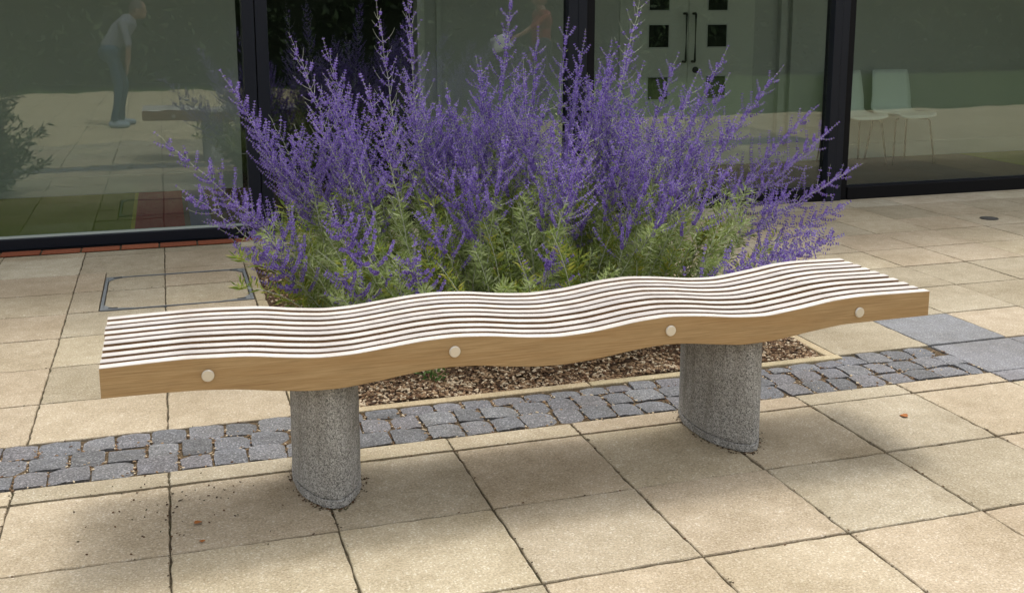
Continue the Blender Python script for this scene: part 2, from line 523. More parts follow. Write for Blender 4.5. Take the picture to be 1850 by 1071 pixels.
# grime gathered round the feet of the pedestals
for q_, pcx in enumerate((0.918, 2.275)):
    m_ = slice(k + q_ * 150, k + (q_ + 1) * 150)
    th_ = nrg.uniform(0, 2 * np.pi, 150); off_ = np.abs(nrg.normal(0, 0.010, 150)) + 0.002
    X[m_] = (pcx + np.sign(np.cos(th_)) * np.abs(np.cos(th_)) ** 1.22 * (0.101 + off_)) / S
    Y[m_] = (-0.190 + np.sin(th_) * (0.232 + off_)) / S
inb = (X > BED_W) & (X < BED_E) & (Y > 0.0)
X, Y = X[~inb], Y[~inb]
sel = ~((Y > 0.0) & (Y < 0.8)); X, Y = X[sel], Y[sel]
o = chips('soil_crumbs', X * S, Y * S, np.full(len(X), 0.0002), (0.003, 0.008), [BARK[0], BARK[3], M['dirt']], flat=0.1)
tag(o, 'dark soil crumbs scattered over the buff paving', 'crumbs')

# ------------------------------------------------------------------ manhole cover (recessed tray filled with paving)
M['galv'] = plain('galvanised_steel', (0.17, 0.18, 0.185), 0.6, 0.4, 0.2, var=0.25, scale=25)
M['black_hole'] = plain('dark_slot', (0.01, 0.01, 0.01), 0.9)
x0, x1, y0, y1 = [v * S for v in MH]
mh = empty('manhole_cover', ((x0 + x1) / 2, (y0 + y1) / 2, 0))
tag(mh, 'recessed manhole cover with steel rim and paving inlay beside the planting bed', 'manhole cover')
cxm, cym = mh.location.x, mh.location.y
pit = sheet('tray', x0 + 0.004, x1 - 0.004, y0 + 0.004, y1 - 0.004, -0.014, M['dirt'], None); pit.parent = mh; pit.location = (0, 0, -0.014)
for (a, b, c, d) in ((x0 + .004, x1 - .004, y0 + .004, y0 + .012), (x0 + .004, x1 - .004, y1 - .012, y1 - .004), (x0 + .004, x0 + .018, y0 + .0125, y1 - .0125), (x1 - .018, x1 - .004, y0 + .0125, y1 - .0125)):
    box('rim', a - cxm, b - cxm, c - cym, d - cym, -0.03, 0.003, M['galv'], mh, 0.001)
for sx in (-1, 1):
    for sy in (-1, 1):
        # corner gusset: concave triangular plate with a lifting slot
        hx, hy = (x1 - x0) / 2 - 0.019, (y1 - y0) / 2 - 0.013
        L, W = 0.14, 0.085
        pts = [(0, 0), (L, 0), (L * .5, W * .16), (L * .22, W * .42), (0.0, W)]
        if sx * sy < 0: pts = pts[::-1]
        V = [(sx * (hx - p[0]), sy * (hy - p[1]), 0.0) for p in pts] + [(sx * (hx - p[0]), sy * (hy - p[1]), -0.02) for p in pts]
        k = len(pts); F = [tuple(range(k))] + [((i + 1) % k, i, k + i, k + (i + 1) % k) for i in range(k)]
        cp = link_mesh('corner_plate', mesh_np('corner_plate', V, F, M['galv']), mh, (0, 0, 0.0035))
        sb = box_bm(-0.022, 0.022, -0.006, 0.006, 0, 0.0012)
        s_ = link_mesh('lifting_slot', bm_mesh('lifting_slot', sb, M['black_hole']), cp, (sx * (hx - 0.045), sy * (hy - 0.016), 0.0003), -sx * sy * 0.1)
ym = 5.40 * S
for (a, b, c, d) in ((x0 + .02, 1.0 * S, y0 + .014, ym), (1.0 * S, x1 - .02, y0 + .014, ym + 0.02), (x0 + .02, 1.0 * S, ym, y1 - .014), (1.0 * S, x1 - .02, ym + 0.02, y1 - .014)):
    lay(mh, 'slab', a, b, c, d, -0.0015, gap=0.005)

# round drain cap in the paving on the right
M['cast'] = plain('cast_iron', (0.07, 0.065, 0.06), 0.6, 0.4, 0.5, var=0.3)
dc = empty('drain_cap', (5.92, 2.675, 0.0))
tag(dc, 'small round iron cap set in the paving near the right-hand glazing', 'drain cap')
bm = bmesh.new(); bmesh.ops.create_cone(bm, cap_ends=True, segments=28, radius1=0.052, radius2=0.050, depth=0.006)
link_mesh('lid', bm_mesh('lid', bm, M['cast']), dc, (0, 0, 0.003))
bm = bmesh.new(); V, F = tube_np([(0.058 * math.cos(a), 0.058 * math.sin(a), 0) for a in np.linspace(0, 2 * math.pi, 33)], 0.004, 5)
link_mesh('ring', mesh_np('ring', V, F, M['cast'], True), dc, (0, 0, 0.003))

# ------------------------------------------------------------------ bench
t = NT('weathered_oak_top', 0.75, 0.25)
p = t.coords()
g = t.noise(p, 1.0, 6, 0.7, (9, 190, 60))
g2 = t.noise(p, 1.0, 5, 0.7, (3.0, 35, 35))
st = t.noise(p, 5, 4)
c = t.ramp(g, [(0.32, (0.30, 0.275, 0.25)), (0.50, (0.455, 0.428, 0.398)), (0.72, (0.555, 0.525, 0.49))])
c = t.mix(t.math('MULTIPLY', t.ramp(g2, [(0.5, (0, 0, 0)), (0.75, (1, 1, 1))]), 0.6), c, (0.31, 0.30, 0.29))
c = t.mix(t.math('MULTIPLY', t.ramp(st, [(0.52, (0, 0, 0)), (0.68, (1, 1, 1))]), 0.5), c, (0.27, 0.25, 0.23))
rv = t.ramp(t.rand(), [(0, (0.86, 0.85, 0.85)), (1, (1.10, 1.07, 1.03))])
c = t.mix(1.0, c, rv, 'MULTIPLY')
t.color(c).bump(g, 0.25, 0.0015); M['oak_top'] = t.m

t = NT('oak_side', 0.6, 0.3)
p = t.coords()
g = t.noise(p, 1.0, 7, 0.72, (6, 60, 230))
g2 = t.noise(p, 1.0, 4, 0.6, (2.2, 10, 26))
c = t.ramp(g, [(0.30, (0.26, 0.165, 0.078)), (0.50, (0.38, 0.255, 0.125)), (0.70, (0.48, 0.335, 0.178))])
c = t.mix(t.math('MULTIPLY', t.ramp(g2, [(0.45, (0, 0, 0)), (0.75, (1, 1, 1))]), 0.5), c, (0.33, 0.185, 0.07))
rv = t.ramp(t.rand(), [(0, (0.86, 0.84, 0.82)), (1, (1.08, 1.06, 1.03))])
c = t.mix(1.0, c, rv, 'MULTIPLY')
t.color(c).bump(g, 0.2, 0.001); M['oak_side'] = t.m

t = NT('gap_shade_oak', 0.7, 0.25)  # inner slat sides: shade of the gaps put into a darker oak colour
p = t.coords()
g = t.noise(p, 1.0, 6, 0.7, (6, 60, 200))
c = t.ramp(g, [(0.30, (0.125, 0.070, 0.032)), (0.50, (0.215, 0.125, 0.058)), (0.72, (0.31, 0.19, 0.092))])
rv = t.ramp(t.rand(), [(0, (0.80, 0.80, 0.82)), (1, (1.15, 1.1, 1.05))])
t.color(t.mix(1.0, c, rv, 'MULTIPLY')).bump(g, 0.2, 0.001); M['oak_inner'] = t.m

t = NT('pedestal_granite', 0.8, 0.3)
p = t.coords()
v1 = t.n('ShaderNodeTexVoronoi'); v1.inputs['Scale'].default_value = 330; t.l(p, v1.inputs['Vector'])
fn = t.noise(p, 260, 3, 0.75); bgn = t.noise(p, 7, 5)
c = t.ramp(v1.outputs['Color'], [(0.12, (0.10, 0.098, 0.092)), (0.4, (0.33, 0.322, 0.305)), (0.62, (0.43, 0.42, 0.395)), (0.92, (0.62, 0.61, 0.585))])
c = t.mix(t.math('MULTIPLY', t.ramp(fn, [(0.34, (1, 1, 1)), (0.46, (0, 0, 0))]), 0.6), c, (0.08, 0.078, 0.075))
streak = t.noise(p, 1.0, 4, 0.6, (28, 28, 2.2))
c = t.mix(t.math('MULTIPLY', t.ramp(streak, [(0.5, (0, 0, 0)), (0.7, (1, 1, 1))]), 0.5), c, (0.19, 0.18, 0.155))
c = t.mix(1.0, c, t.ramp(bgn, [(0.3, (0.78, 0.77, 0.74)), (0.65, (1.05, 1.05, 1.05))]), 'MULTIPLY')
t.color(c).bump(t.math('ADD', fn, v1.outputs['Distance']), 0.5, 0.002); M['granite'] = t.m
M['steel'] = plain('brushed_steel', (0.70, 0.67, 0.62), 0.34, 0.5, 0.8, var=0.06, scale=90)
M['dark_steel'] = plain('dark_steel', (0.05, 0.05, 0.05), 0.6, 0.3, 0.5)

TOPZ = [(0.10, 0.502), (0.298, 0.503), (0.411, 0.506), (0.52, 0.508), (0.684, 0.500), (0.78, 0.486), (0.88, 0.4755), (0.973, 0.477), (1.068, 0.4865), (1.165, 0.4965), (1.263, 0.500), (1.363, 0.494), (1.483, 0.478), (1.587, 0.470), (1.712, 0.477), (1.839, 0.495), (1.95, 0.502), (2.065, 0.493), (2.181, 0.478), (2.29, 0.473), (2.421, 0.488), (2.543, 0.505), (2.648, 0.510), (2.776, 0.508), (2.901, 0.506), (3.1, 0.505)]
BOTZ = [(0.10, 0.418), (0.297, 0.419), (0.42, 0.4185), (0.549, 0.4155), (0.651, 0.407), (0.754, 0.391), (0.846, 0.3800), (0.939, 0.3785), (1.034, 0.388), (1.131, 0.402), (1.229, 0.410), (1.329, 0.406), (1.431, 0.392), (1.518, 0.383), (1.606, 0.381), (1.713, 0.388), (1.823, 0.403), (1.915, 0.411), (1.991, 0.410), (2.107, 0.396), (2.205, 0.384), (2.325, 0.388), (2.446, 0.405), (2.569, 0.419), (2.74, 0.4205), (2.904, 0.421), (3.1, 0.421)]
def smooth_interp(tab):
    X = np.array([a for a, _ in tab]); Z = np.array([b for _, b in tab])
    xs = np.linspace(X[0], X[-1], 900)
    zs = np.interp(xs, X, Z)
    k = np.exp(-np.linspace(-2, 2, 37) ** 2); k /= k.sum()
    zp = np.pad(zs, 18, mode='edge'); zs = np.convolve(zp, k, 'valid')
    return lambda q: np.interp(q, xs, zs)
ftop, fbot = smooth_interp(TOPZ), smooth_interp(BOTZ)
BX0, BX1, BY0, BY1 = 0.298, 2.903, -0.460, 0.052
TH, NS = 0.0308, 10
PITCHB = (BY1 - BY0 - TH) / (NS - 1)
bench = empty('bench', (1.60, -0.204, 0))
tag(bench, 'wavy slatted oak bench on two grey granite pedestals', 'bench')
dz = [0.0, -0.0014, -0.0012, 0.0003, 0.0018, 0.0004, 0.0007, 0.0009, -0.0006, 0.0]   # front to back
nseg = 100
for i in range(NS):
    tt = i / (NS - 1)
    y0 = BY0 + i * PITCHB
    xs = np.linspace(BX0 + rng.uniform(-.002, .002), BX1 + rng.uniform(-.002, .002), nseg)
    wgt = np.clip((xs - BX0) / 0.35, 0, 1) * np.clip((BX1 - xs) / 0.35, 0, 1)
    sh = 0.072 * tt * wgt
    zt = ftop(xs - sh) + dz[i]; zb = fbot(xs - sh) + dz[i]
    h = TH / 2; b = 0.0016
    sec = []
    V = []
    for x, a, c_ in zip(xs, zt, zb):
        V += [(x - 1.60, -h, c_ + b), (x - 1.60, -h, a - b), (x - 1.60, -h + b, a), (x - 1.60, h - b, a), (x - 1.60, h, a - b), (x - 1.60, h, c_ + b), (x - 1.60, h - b, c_), (x - 1.60, -h + b, c_)]
    F = []; mi = []
    for k in range(nseg - 1):
        for j in range(8):
            a0 = k * 8 + j; a1 = k * 8 + (j + 1) % 8
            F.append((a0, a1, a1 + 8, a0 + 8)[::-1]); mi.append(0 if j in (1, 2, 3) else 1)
    F.append(tuple(range(8))); mi.append(1)
    F.append(tuple(range((nseg - 1) * 8, nseg * 8))[::-1]); mi.append(1)
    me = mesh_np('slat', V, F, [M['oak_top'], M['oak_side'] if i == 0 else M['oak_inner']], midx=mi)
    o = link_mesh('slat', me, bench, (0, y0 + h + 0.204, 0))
BOLTX = [0.572, 1.263, 1.952, 2.632]
for bxx in BOLTX:
    zz = 0.456
    V, F = tube_np([(0, BY0 + 0.002 + 0.204, 0), (0, BY1 - 0.002 + 0.204, 0)], 0.007, 8)
    rod = link_mesh('rod', mesh_np('rod', V, F, M['dark_steel'], True), bench, (bxx - 1.60, 0, zz))
    bm = bmesh.new()
    r = bmesh.ops.create_cone(bm, cap_ends=True, segments=32, radius1=0.0168, radius2=0.0168, depth=0.0075, matrix=Matrix.Rotation(math.pi / 2, 4, 'X'))
    bmesh.ops.bevel(bm, geom=[e for e in bm.edges if e.calc_face_angle(0) > 0.8], offset=0.0022, segments=3, affect='EDGES')
    for sy in (-1, 1):
        yy = (BY0 - 0.0036 if sy < 0 else BY1 + 0.0036) + 0.204
        if sy < 0: bolt_me = bm_mesh('bolt', bm, M['steel'], True)
        o = link_mesh('bolt', bolt_me, bench, (bxx - 1.60, yy, zz))
        for pl in bolt_me.polygons: pl.use_smooth = abs(pl.normal.y) < 0.99
    for i in range(NS - 1):       # spacer collars between the slats
        ya = BY0 + i * PITCHB + TH
        V, F = tube_np([(0, ya + 0.0005 + 0.204, 0), (0, ya + PITCHB - TH - 0.0005 + 0.204, 0)], 0.014, 10)
        link_mesh('spacer', mesh_np('spacer', V, F, M['dark_steel'], True), bench, (bxx - 1.60, 0, zz - 0.012))

def pedestal(name, cx):
    a, bb = 0.101, 0.232
    N = 72
    ang = np.linspace(0, 2 * np.pi, N, endpoint=False)
    def outline(off):
        X = np.sign(np.cos(ang)) * np.abs(np.cos(ang)) ** 1.22 * (a + off)
        Y = np.sign(np.sin(ang)) * np.abs(np.sin(ang)) ** 0.98 * (bb + off)
        return X, Y
    prof = [(0.000, -0.002, 0), (0.003, 0.0015, 0), (0.0235, 0.0015, 0), (0.0250, 0.0002, 0), (0.0255, -0.006, 0), (0.0300, -0.006, 0), (0.0305, -0.001, 0), (0.032, 0.0005, 0), (0.10, 0.0005, 0), (0.2, 0.0, 0), (0.3, -0.0005, 0), (0.360, -0.001, 0), (0.372, -0.003, 0), (0.3735, -0.007, 0)]
    V = []; F = []
    r = random.Random(int(cx * 100))
    for z, off, _ in prof:
        X, Y = outline(off)
        wob = 0.0012 * np.sin(ang * 9 + z * 60) + 0.0008 * np.sin(ang * 23 + 5) if z < 0.04 else 0 * ang
        for x, y, w_ in zip(X, Y, wob): V.append((x * (1 + w_ * 8), y * (1 + w_ * 8), z))
    for k in range(len(prof) - 1):
        for j in range(N):
            p0 = k * N + j; p1 = k * N + (j + 1) % N
            F.append((p0, p1, p1 + N, p0 + N))
    F.append(tuple(range((len(prof) - 1) * N, len(prof) * N)))
    me = mesh_np(name, V, F, M['granite'], smooth=True)
    me.set_sharp_from_angle(angle=0.6)
    o = link_mesh(name, me, bench, (cx - 1.60, -0.190 + 0.204, -0.001))
    # steel saddle between granite and timber
    pl = box('saddle_plate', -0.06, 0.06, -0.16, 0.16, 0.3728, 0.3790, M['dark_steel'], o)
    return o
pedestal('pedestal', 0.918)
pedestal('pedestal', 2.275)

# ------------------------------------------------------------------ glazed building
M['frame'] = plain('navy_powder_coat', (0.009, 0.011, 0.017), 0.5, 0.22)
M['frame_black'] = plain('black_gasket', (0.004, 0.004, 0.005), 0.6, 0.15)
M['bead'] = plain('pale_bead', (0.45, 0.50, 0.46), 0.5, 0.4)
M['render_wall'] = plain('parapet_panel', (0.30, 0.31, 0.32), 0.7, 0.3, var=0.05, scale=3)
t = NT('brick', 0.9, 0.2)
bb = t.noise(t.pos(), 70, 4); 
c = t.mix(t.rand(), (0.22, 0.065, 0.032), (0.30, 0.10, 0.05))
t.color(t.mix(1.0, c, t.ramp(bb, [(0.3, (0.7, 0.68, 0.66)), (0.7, (1.05, 1.05, 1.05))]), 'MULTIPLY')).bump(bb, 0.4, 0.003); M['brick'] = t.m

gm = bpy.data.materials.new('solar_glass'); gm.use_nodes = True
gt = gm.node_tree; gt.nodes.clear()
out = gt.nodes.new('ShaderNodeOutputMaterial')
tr = gt.nodes.new('ShaderNodeBsdfTransparent'); tr.inputs[0].default_value = (0.80, 0.835, 0.80, 1)
gl = gt.nodes.new('ShaderNodeBsdfGlossy'); gl.inputs['Roughness'].default_value = 0.0; gl.inputs['Color'].default_value = (0.92, 1.0, 1.0, 1)
lw = gt.nodes.new('ShaderNodeLayerWeight'); lw.inputs['Blend'].default_value = 0.5
pw = gt.nodes.new('ShaderNodeMath'); pw.operation = 'POWER'; pw.inputs[1].default_value = 4.0
ml = gt.nodes.new('ShaderNodeMath'); ml.operation = 'MULTIPLY_ADD'; ml.inputs[1].default_value = 0.7; ml.inputs[2].default_value = 0.085
mx = gt.nodes.new('ShaderNodeMixShader')
gt.links.new(lw.outputs['Facing'], pw.inputs[0]); gt.links.new(pw.outputs[0], ml.inputs[0]); gt.links.new(ml.outputs[0], mx.inputs[0])
gt.links.new(tr.outputs[0], mx.inputs[1]); gt.links.new(gl.outputs[0], mx.inputs[2]); gt.links.new(mx.outputs[0], out.inputs['Surface'])
wv = gt.nodes.new('ShaderNodeTexNoise'); wv.inputs['Scale'].default_value = 2.2; wv.inputs['Detail'].default_value = 2.0
tcg = gt.nodes.new('ShaderNodeTexCoord'); gt.links.new(tcg.outputs['Object'], wv.inputs['Vector'])
bpn = gt.nodes.new('ShaderNodeBump'); bpn.inputs['Strength'].default_value = 0.25; bpn.inputs['Distance'].default_value = 0.0035
gt.links.new(wv.outputs['Fac'], bpn.inputs['Height']); gt.links.new(bpn.outputs[0], gl.inputs['Normal'])
M['glass'] = gm

YF = 3.62            # outer face of the frame
ZR = 2.62            # head of the glazing
bld = empty('glazed_building', (3.2, YF, 0))
tag(bld, 'single storey building with dark framed full height glazing behind the sage', 'building')
def bpart(name, x0, x1, y0, y1, z0, z1, mat, parent=None, bev=0.0):
    par = parent or bld
    ox, oy, oz = bld.location
    if parent: ox, oy, oz = ox + parent.location.x, oy + parent.location.y, oz + parent.location.z
    return box(name, x0 - ox, x1 - ox, y0 - oy, y1 - oy, z0 - oz, z1 - oz, mat, par, bev)
MU = [(-3.40, -3.245), (-1.19, -1.035), (0.98, 1.135), (3.135, 3.272), (5.22, 5.355), (7.36, 7.495), (9.52, 9.66)]
for k, (a, b) in enumerate(MU):
    m = (a + b) / 2
    if k <= 2:      # coupled pair of profiles with an open joint
        mo = bpart('mullion', a, m - 0.003, YF - 0.02, YF + 0.09, 0.0, ZR, M['frame'], bev=0.003)
        bpart('mullion', m + 0.003, b, YF - 0.02, YF + 0.09, 0.0, ZR, M['frame'], bev=0.003)
    else:
        mo = bpart('mullion', a, m - 0.001, YF - 0.02, YF + 0.09, 0.0, ZR, M['frame'], bev=0.003)
        bpart('mullion', m + 0.001, b, YF - 0.012, YF + 0.09, 0.0, ZR, M['frame'], bev=0.003)
        bpart('jamb', b + 0.001, b + 0.066, YF + 0.012, YF + 0.10, 0.0, ZR, M['frame_black'], bev=0.002)
for k in range(len(MU) - 1):
    a = MU[k][1] + (0.067 if k > 2 else 0.0) + 0.001; b = MU[k + 1][0] - 0.001
    h = 0.068 if k < 2 else 0.098
    bpart('bottom_rail', a, b, YF, YF + 0.085, 0.004 if k < 2 else 0.002, h, M['frame'] if k < 2 else M['frame_black'], bev=0.003)
    bpart('glazing_bead', a + 0.001, b - 0.001, YF + 0.03, YF + 0.055, h + 0.0005, h + 0.014, M['bead'] if k < 2 else M['frame'])
    bpart('top_rail', a, b, YF, YF + 0.085, ZR - 0.09, ZR, M['frame'], bev=0.003)
    bpart('pane', a + 0.002, b - 0.002, YF + 0.036, YF + 0.047, h + 0.0145, ZR - 0.092, M['glass'])
bpart('fascia', -3.45, 9.75, YF - 0.05, YF + 0.25, ZR + 0.002, 3.02, M['render_wall'], bev=0.004)
bpart('roof', -3.5, 9.8, YF - 0.08, 8.0, 3.022, 3.10, M['render_wall'])
# damp-proof course of bricks under the left-hand panes
x = -3.4
dpc = bpart('brick_course', -3.4, 1.02, 3.462, 3.60, -0.03, -0.006, M['dirt'])
while x < 0.98:
    L = 0.215
    bpart('brick', x, x + L, 3.466, 3.570, -0.005, 0.004 + rng.uniform(-.0015, .0015), M['brick'], dpc, 0.003)
    x += L + 0.010
bpart('threshold', 1.03, 9.7, 7.955 * S, YF + 0.09, -0.06, 0.0015, M['slab_pale'])
bpart('sill', -3.4, 1.02, 3.601, YF + 0.09, -0.06, 0.003, M['frame_black'])

# interior
M['white_wall'] = plain('white_wall', (0.50, 0.51, 0.485), 0.8, 0.2, var=0.04, scale=1.5)
M['skirting'] = plain('skirting', (0.52, 0.54, 0.51), 0.5, 0.3)
M['dark_room'] = plain('dark_corridor', (0.05, 0.055, 0.05), 0.9, 0.1)
M['ceiling'] = plain('ceiling', (0.6, 0.6, 0.58), 0.9, 0.1)
M['door_paint'] = plain('door_paint', (0.60, 0.62, 0.56), 0.45, 0.4)
M['door_glass'] = plain('door_pane', (0.008, 0.01, 0.009), 0.08, 0.5)
YW, ZF = 5.45, 0.03
def carpet_mat(name, c):
    t = NT(name, 0.95, 0.05); f = t.noise(t.pos(), 160, 3)
    t.color(t.mix(f, tuple(x * 0.75 for x in c), tuple(x * 1.25 for x in c))).bump(f, 0.4, 0.004); return t.m
fl = bpart('floor', -3.45, 9.75, YF + 0.0905, 8.0, -0.06, ZF - 0.006, M['dark_room'])
STR = [(-3.44, 0.243, (0.15, 0.21, 0.015)), (0.243, 0.268, (0.36, 0.36, 0.03)), (0.268, 0.585, (0.24, 0.022, 0.04)), (0.585, 0.62, (0.10, 0.095, 0.10)), (0.62, 0.76, (0.12, 0.16, 0.32)), (0.76, 7.95, (0.085, 0.070, 0.065)), (7.95, 9.74, (0.15, 0.21, 0.015))]
for a, b, c in STR:
    bpart('carpet', a + 0.0005, b - 0.0005, YF + 0.092, YW - 0.001, ZF - 0.0055, ZF, carpet_mat('carpet', c), fl)
iw = []
for a, b, z0, z1 in ((-3.45, 1.06, ZF, 2.6), (2.56, 4.30, ZF, 2.6), (5.62, 9.75, ZF, 2.6), (1.061, 2.559, 2.1, 2.6), (4.301, 5.619, 2.13, 2.6)):
    w = bpart('inner_wall', a, b, YW, YW + 0.12, z0, z1, M['white_wall'])
    if z0 == ZF: bpart('skirting_board', a + 0.002, b - 0.002, YW - 0.014, YW - 0.0005, ZF + 0.0005, ZF + 0.145, M['skirting'], w, 0.003)
bpart('ceiling', -3.45, 9.75, YF + 0.10, 8.0, 2.601, 2.615, M['ceiling'])
bpart('end_wall', -3.46, -3.451, YF + 0.1, 8.0, ZF, 2.6, M['white_wall'])
bpart('end_wall', 9.751, 9.76, YF + 0.1, 8.0, ZF, 2.6, M['white_wall'])
bpart('corridor_wall', -3.45, 9.75, 7.6, 7.62, ZF, 2.6, M['dark_room'])
bpart('architrave', 2.50, 2.559, YW - 0.03, YW + 0.12, ZF, 2.1, M['door_paint'])
bpart('architrave', 2.66, 2.70, YW - 0.03, YW - 0.0005, ZF + 0.15, 2.1, M['skirting'])
bpart('column', 5.86, 5.925, YW - 0.06, YW - 0.0005, ZF + 0.15, 2.59, M['white_wall'])
bpart('column', 5.985, 6.03, YW - 0.05, YW - 0.0005, ZF + 0.15, 2.59, M['white_wall'])
# double doors: each leaf with a column of square vision panels, pull handle, lock
for sgn, hx0, hx1 in ((-1, 4.302, 4.957), (1, 4.961, 5.618)):
    d = bpart('door', hx0, hx1, YW - 0.01, YW + 0.035, ZF + 0.002, 2.128, M['door_paint'], bev=0.002)
    wx = 4.577 if sgn < 0 else 5.148
    for z0 in (0.645, 1.103, 1.425):
        z1 = z0 + 0.193
        bpart('panel_bead', wx - 0.012, wx + 0.200, YW - 0.0135, YW - 0.0102, z0 - 0.012, z1 + 0.012, M['skirting'], d)
        w_ = bpart('vision_panel', wx, wx + 0.188, YW - 0.016, YW - 0.0136, z0, z1, M['door_glass'], d)
    hxx = 4.957 + sgn * 0.045
    V, F = tube_np([(0, 0, 0), (0, -0.05, 0), (0, -0.055, 0.01), (0, -0.055, 0.41), (0, -0.05, 0.42), (0, 0, 0.42)], 0.011, 8)
    link_mesh('handle', mesh_np('handle', V, F, M['dark_steel'], True), d, (hxx - bld.location.x - d.location.x, YW - 0.011 - bld.location.y - d.location.y, 0.975 - d.location.z))
    if sgn > 0:
        bm = bmesh.new(); bmesh.ops.create_cone(bm, cap_ends=True, segments=20, radius1=0.028, radius2=0.028, depth=0.012, matrix=Matrix.Rotation(math.pi / 2, 4, 'X'))
        link_mesh('lock', bm_mesh('lock', bm, M['dark_steel']), d, (5.035 - bld.location.x - d.location.x, YW - 0.017 - bld.location.y - d.location.y, 0.90 - d.location.z))

# ------------------------------------------------------------------ shell chairs inside
M['shell'] = plain('chair_shell', (0.80, 0.86, 0.84), 0.4, 0.4)
M['chrome'] = plain('chrome_leg', (0.008, 0.008, 0.008), 0.8, 0.05, 0.0)
def shell_mesh():
    # profile in (y, z): front lip of the seat to the top of the back; chair faces -y
    pr = [(-0.245, 0.425), (-0.225, 0.443), (-0.16, 0.447), (-0.06, 0.435), (0.05, 0.428), (0.12, 0.436), (0.165, 0.465), (0.19, 0.515), (0.205, 0.60), (0.222, 0.70), (0.24, 0.80), (0.25, 0.845)]
    wd = [0.19, 0.205, 0.222, 0.228, 0.226, 0.222, 0.220, 0.219, 0.214, 0.206, 0.199, 0.190]
    nx = 9; V = []; F = []
    for (y, z), w in zip(pr, wd):
        for i in range(nx):
            u = i / (nx - 1) * 2 - 1
            back = max(0, min(1, (z - 0.46) / 0.1))
            V.append((u * w, y - back * 0.035 * u * u, z + (1 - back) * 0.022 * u * u * u * u))
    n = len(pr)
    for k in range(n - 1):
        for i in range(nx - 1):
            a = k * nx + i; F.append((a, a + 1, a + nx + 1, a + nx))
    bm = bmesh.new(); vs = [bm.verts.new(v) for v in V]
    for f in F: bm.faces.new([vs[i] for i in f])
    bmesh.ops.recalc_face_normals(bm, faces=bm.faces[:])
    bmesh.ops.solidify(bm, geom=bm.faces[:], thickness=0.010)
    return bm_mesh('shell', bm, M['shell'], True)
SHELL = shell_mesh()
LEGM = {}
for sx in (-1, 1):
    for sy in (-1, 1):
        P = [(sx * 0.10, sy * 0.09, 0.415), (sx * 0.17, sy * 0.15, 0.41), (sx * 0.185, sy * 0.165, 0.395), (sx * 0.225, sy * 0.215, 0.0)]
        V, F = tube_np(P, 0.008, 8); LEGM[sx, sy] = mesh_np('leg', V, F, M['chrome'], True)
for xx, lab in ((7.02, 'pale moulded shell chair with thin legs, fully visible right of the dark mullion'), (6.50, 'pale moulded shell chair indoors, half hidden behind the dark mullion')):
    ch = empty('shell_chair', (xx, 5.13, ZF))
    tag(ch, lab, 'chair', 'shell chairs against the inner wall')
    link_mesh('shell', SHELL, ch)
    for k in LEGM: link_mesh('leg', LEGM[k], ch)

# ------------------------------------------------------------------ foliage helpers
def xform(T, P, A, B, C, s):
    """template T (m,3) at points P with axes A,B,C (n,3) scaled s (n,) -> (n*m,3)"""
    return (P[:, None, :] + s[:, None, None] * (T[None, :, 0:1] * A[:, None, :] + T[None, :, 1:2] * B[:, None, :] + T[None, :, 2:3] * C[:, None, :])).reshape(-1, 3)
def frames(D, r=None):
    """axes with first along D"""
    D = D / (np.linalg.norm(D, axis=1)[:, None] + 1e-9)
    R = nrg.normal(size=D.shape)
    B = np.cross(D, R); B /= np.linalg.norm(B, axis=1)[:, None] + 1e-9
    C = np.cross(D, B)
    return D, B, C
def foliage_mat(name, a, b, c, rough=0.6, trans=0.25):
    t = NT(name, rough, 0.25)
    g = t.n('ShaderNodeNewGeometry')
    isl = g.outputs['Random Per Island']
    col = t.ramp(isl, [(0.0, a), (0.5, b), (1.0, c)])
    t.color(col)
    tl = t.n('ShaderNodeBsdfTranslucent'); t.l(col, tl.inputs['Color'])
    mx = t.n('ShaderNodeMixShader'); mx.inputs[0].default_value = trans
    t.l(t.b.outputs[0], mx.inputs[1]); t.l(tl.outputs[0], mx.inputs[2])
    t.l(mx.outputs[0], t.t.nodes['Material Output'].inputs['Surface'])
    return t.m

# ------------------------------------------------------------------ russian sage
M['sage_stem'] = plain('sage_stem', (0.46, 0.49, 0.38), 0.8, 0.2, var=0.25, scale=60)
M['sage_leaf'] = foliage_mat('sage_leaf', (0.19, 0.26, 0.065), (0.31, 0.385, 0.13), (0.46, 0.52, 0.28), trans=0.35)
M['sage_low'] = foliage_mat('sage_low_leaf', (0.14, 0.21, 0.03), (0.25, 0.33, 0.06), (0.43, 0.40, 0.06), trans=0.4)
M['blossom'] = foliage_mat('sage_blossom', (0.115, 0.060, 0.30), (0.22, 0.135, 0.49), (0.41, 0.315, 0.66), 0.7, 0.35)

# whorl of florets about +x axis, unit radius
def whorl_template(seed, k=6):
    r = np.random.default_rng(seed); V = []; F = []
    for i in range(k):
        a = i * 2 * math.pi / k + r.uniform(-.35, .35)
        rad = np.array([0, math.cos(a), math.sin(a)]); tan = np.array([0, -math.sin(a), math.cos(a)])
        up = np.array([1.0, 0, 0])
        L = r.uniform(0.8, 1.15); w = r.uniform(0.28, 0.42)
        d = rad * 0.95 + up * r.uniform(0.05, 0.4)
        b0 = rad * 0.08; tip = d * L; mid = d * L * 0.6
        n = len(V); V += [b0, mid + tan * w, tip + up * 0.15, mid - tan * w]; F += [(n, n + 1, n + 2, n + 3)]
        # calyx lip
        V += [b0, mid * .7 + up * w, tip * .9, mid * .7 - up * w * .6]; F += [(n + 4, n + 5, n + 6, n + 7)]
    return np.array(V), np.array(F)
WH = [whorl_template(i) for i in range(4)]
LEAF_V = np.array([(0, 0, 0), (0.35, 0.085, 0.03), (0.75, 0.06, 0.05), (1, 0, 0.0), (0.75, -0.06, 0.05), (0.35, -0.085, 0.03), (0.5, 0, -0.02)])
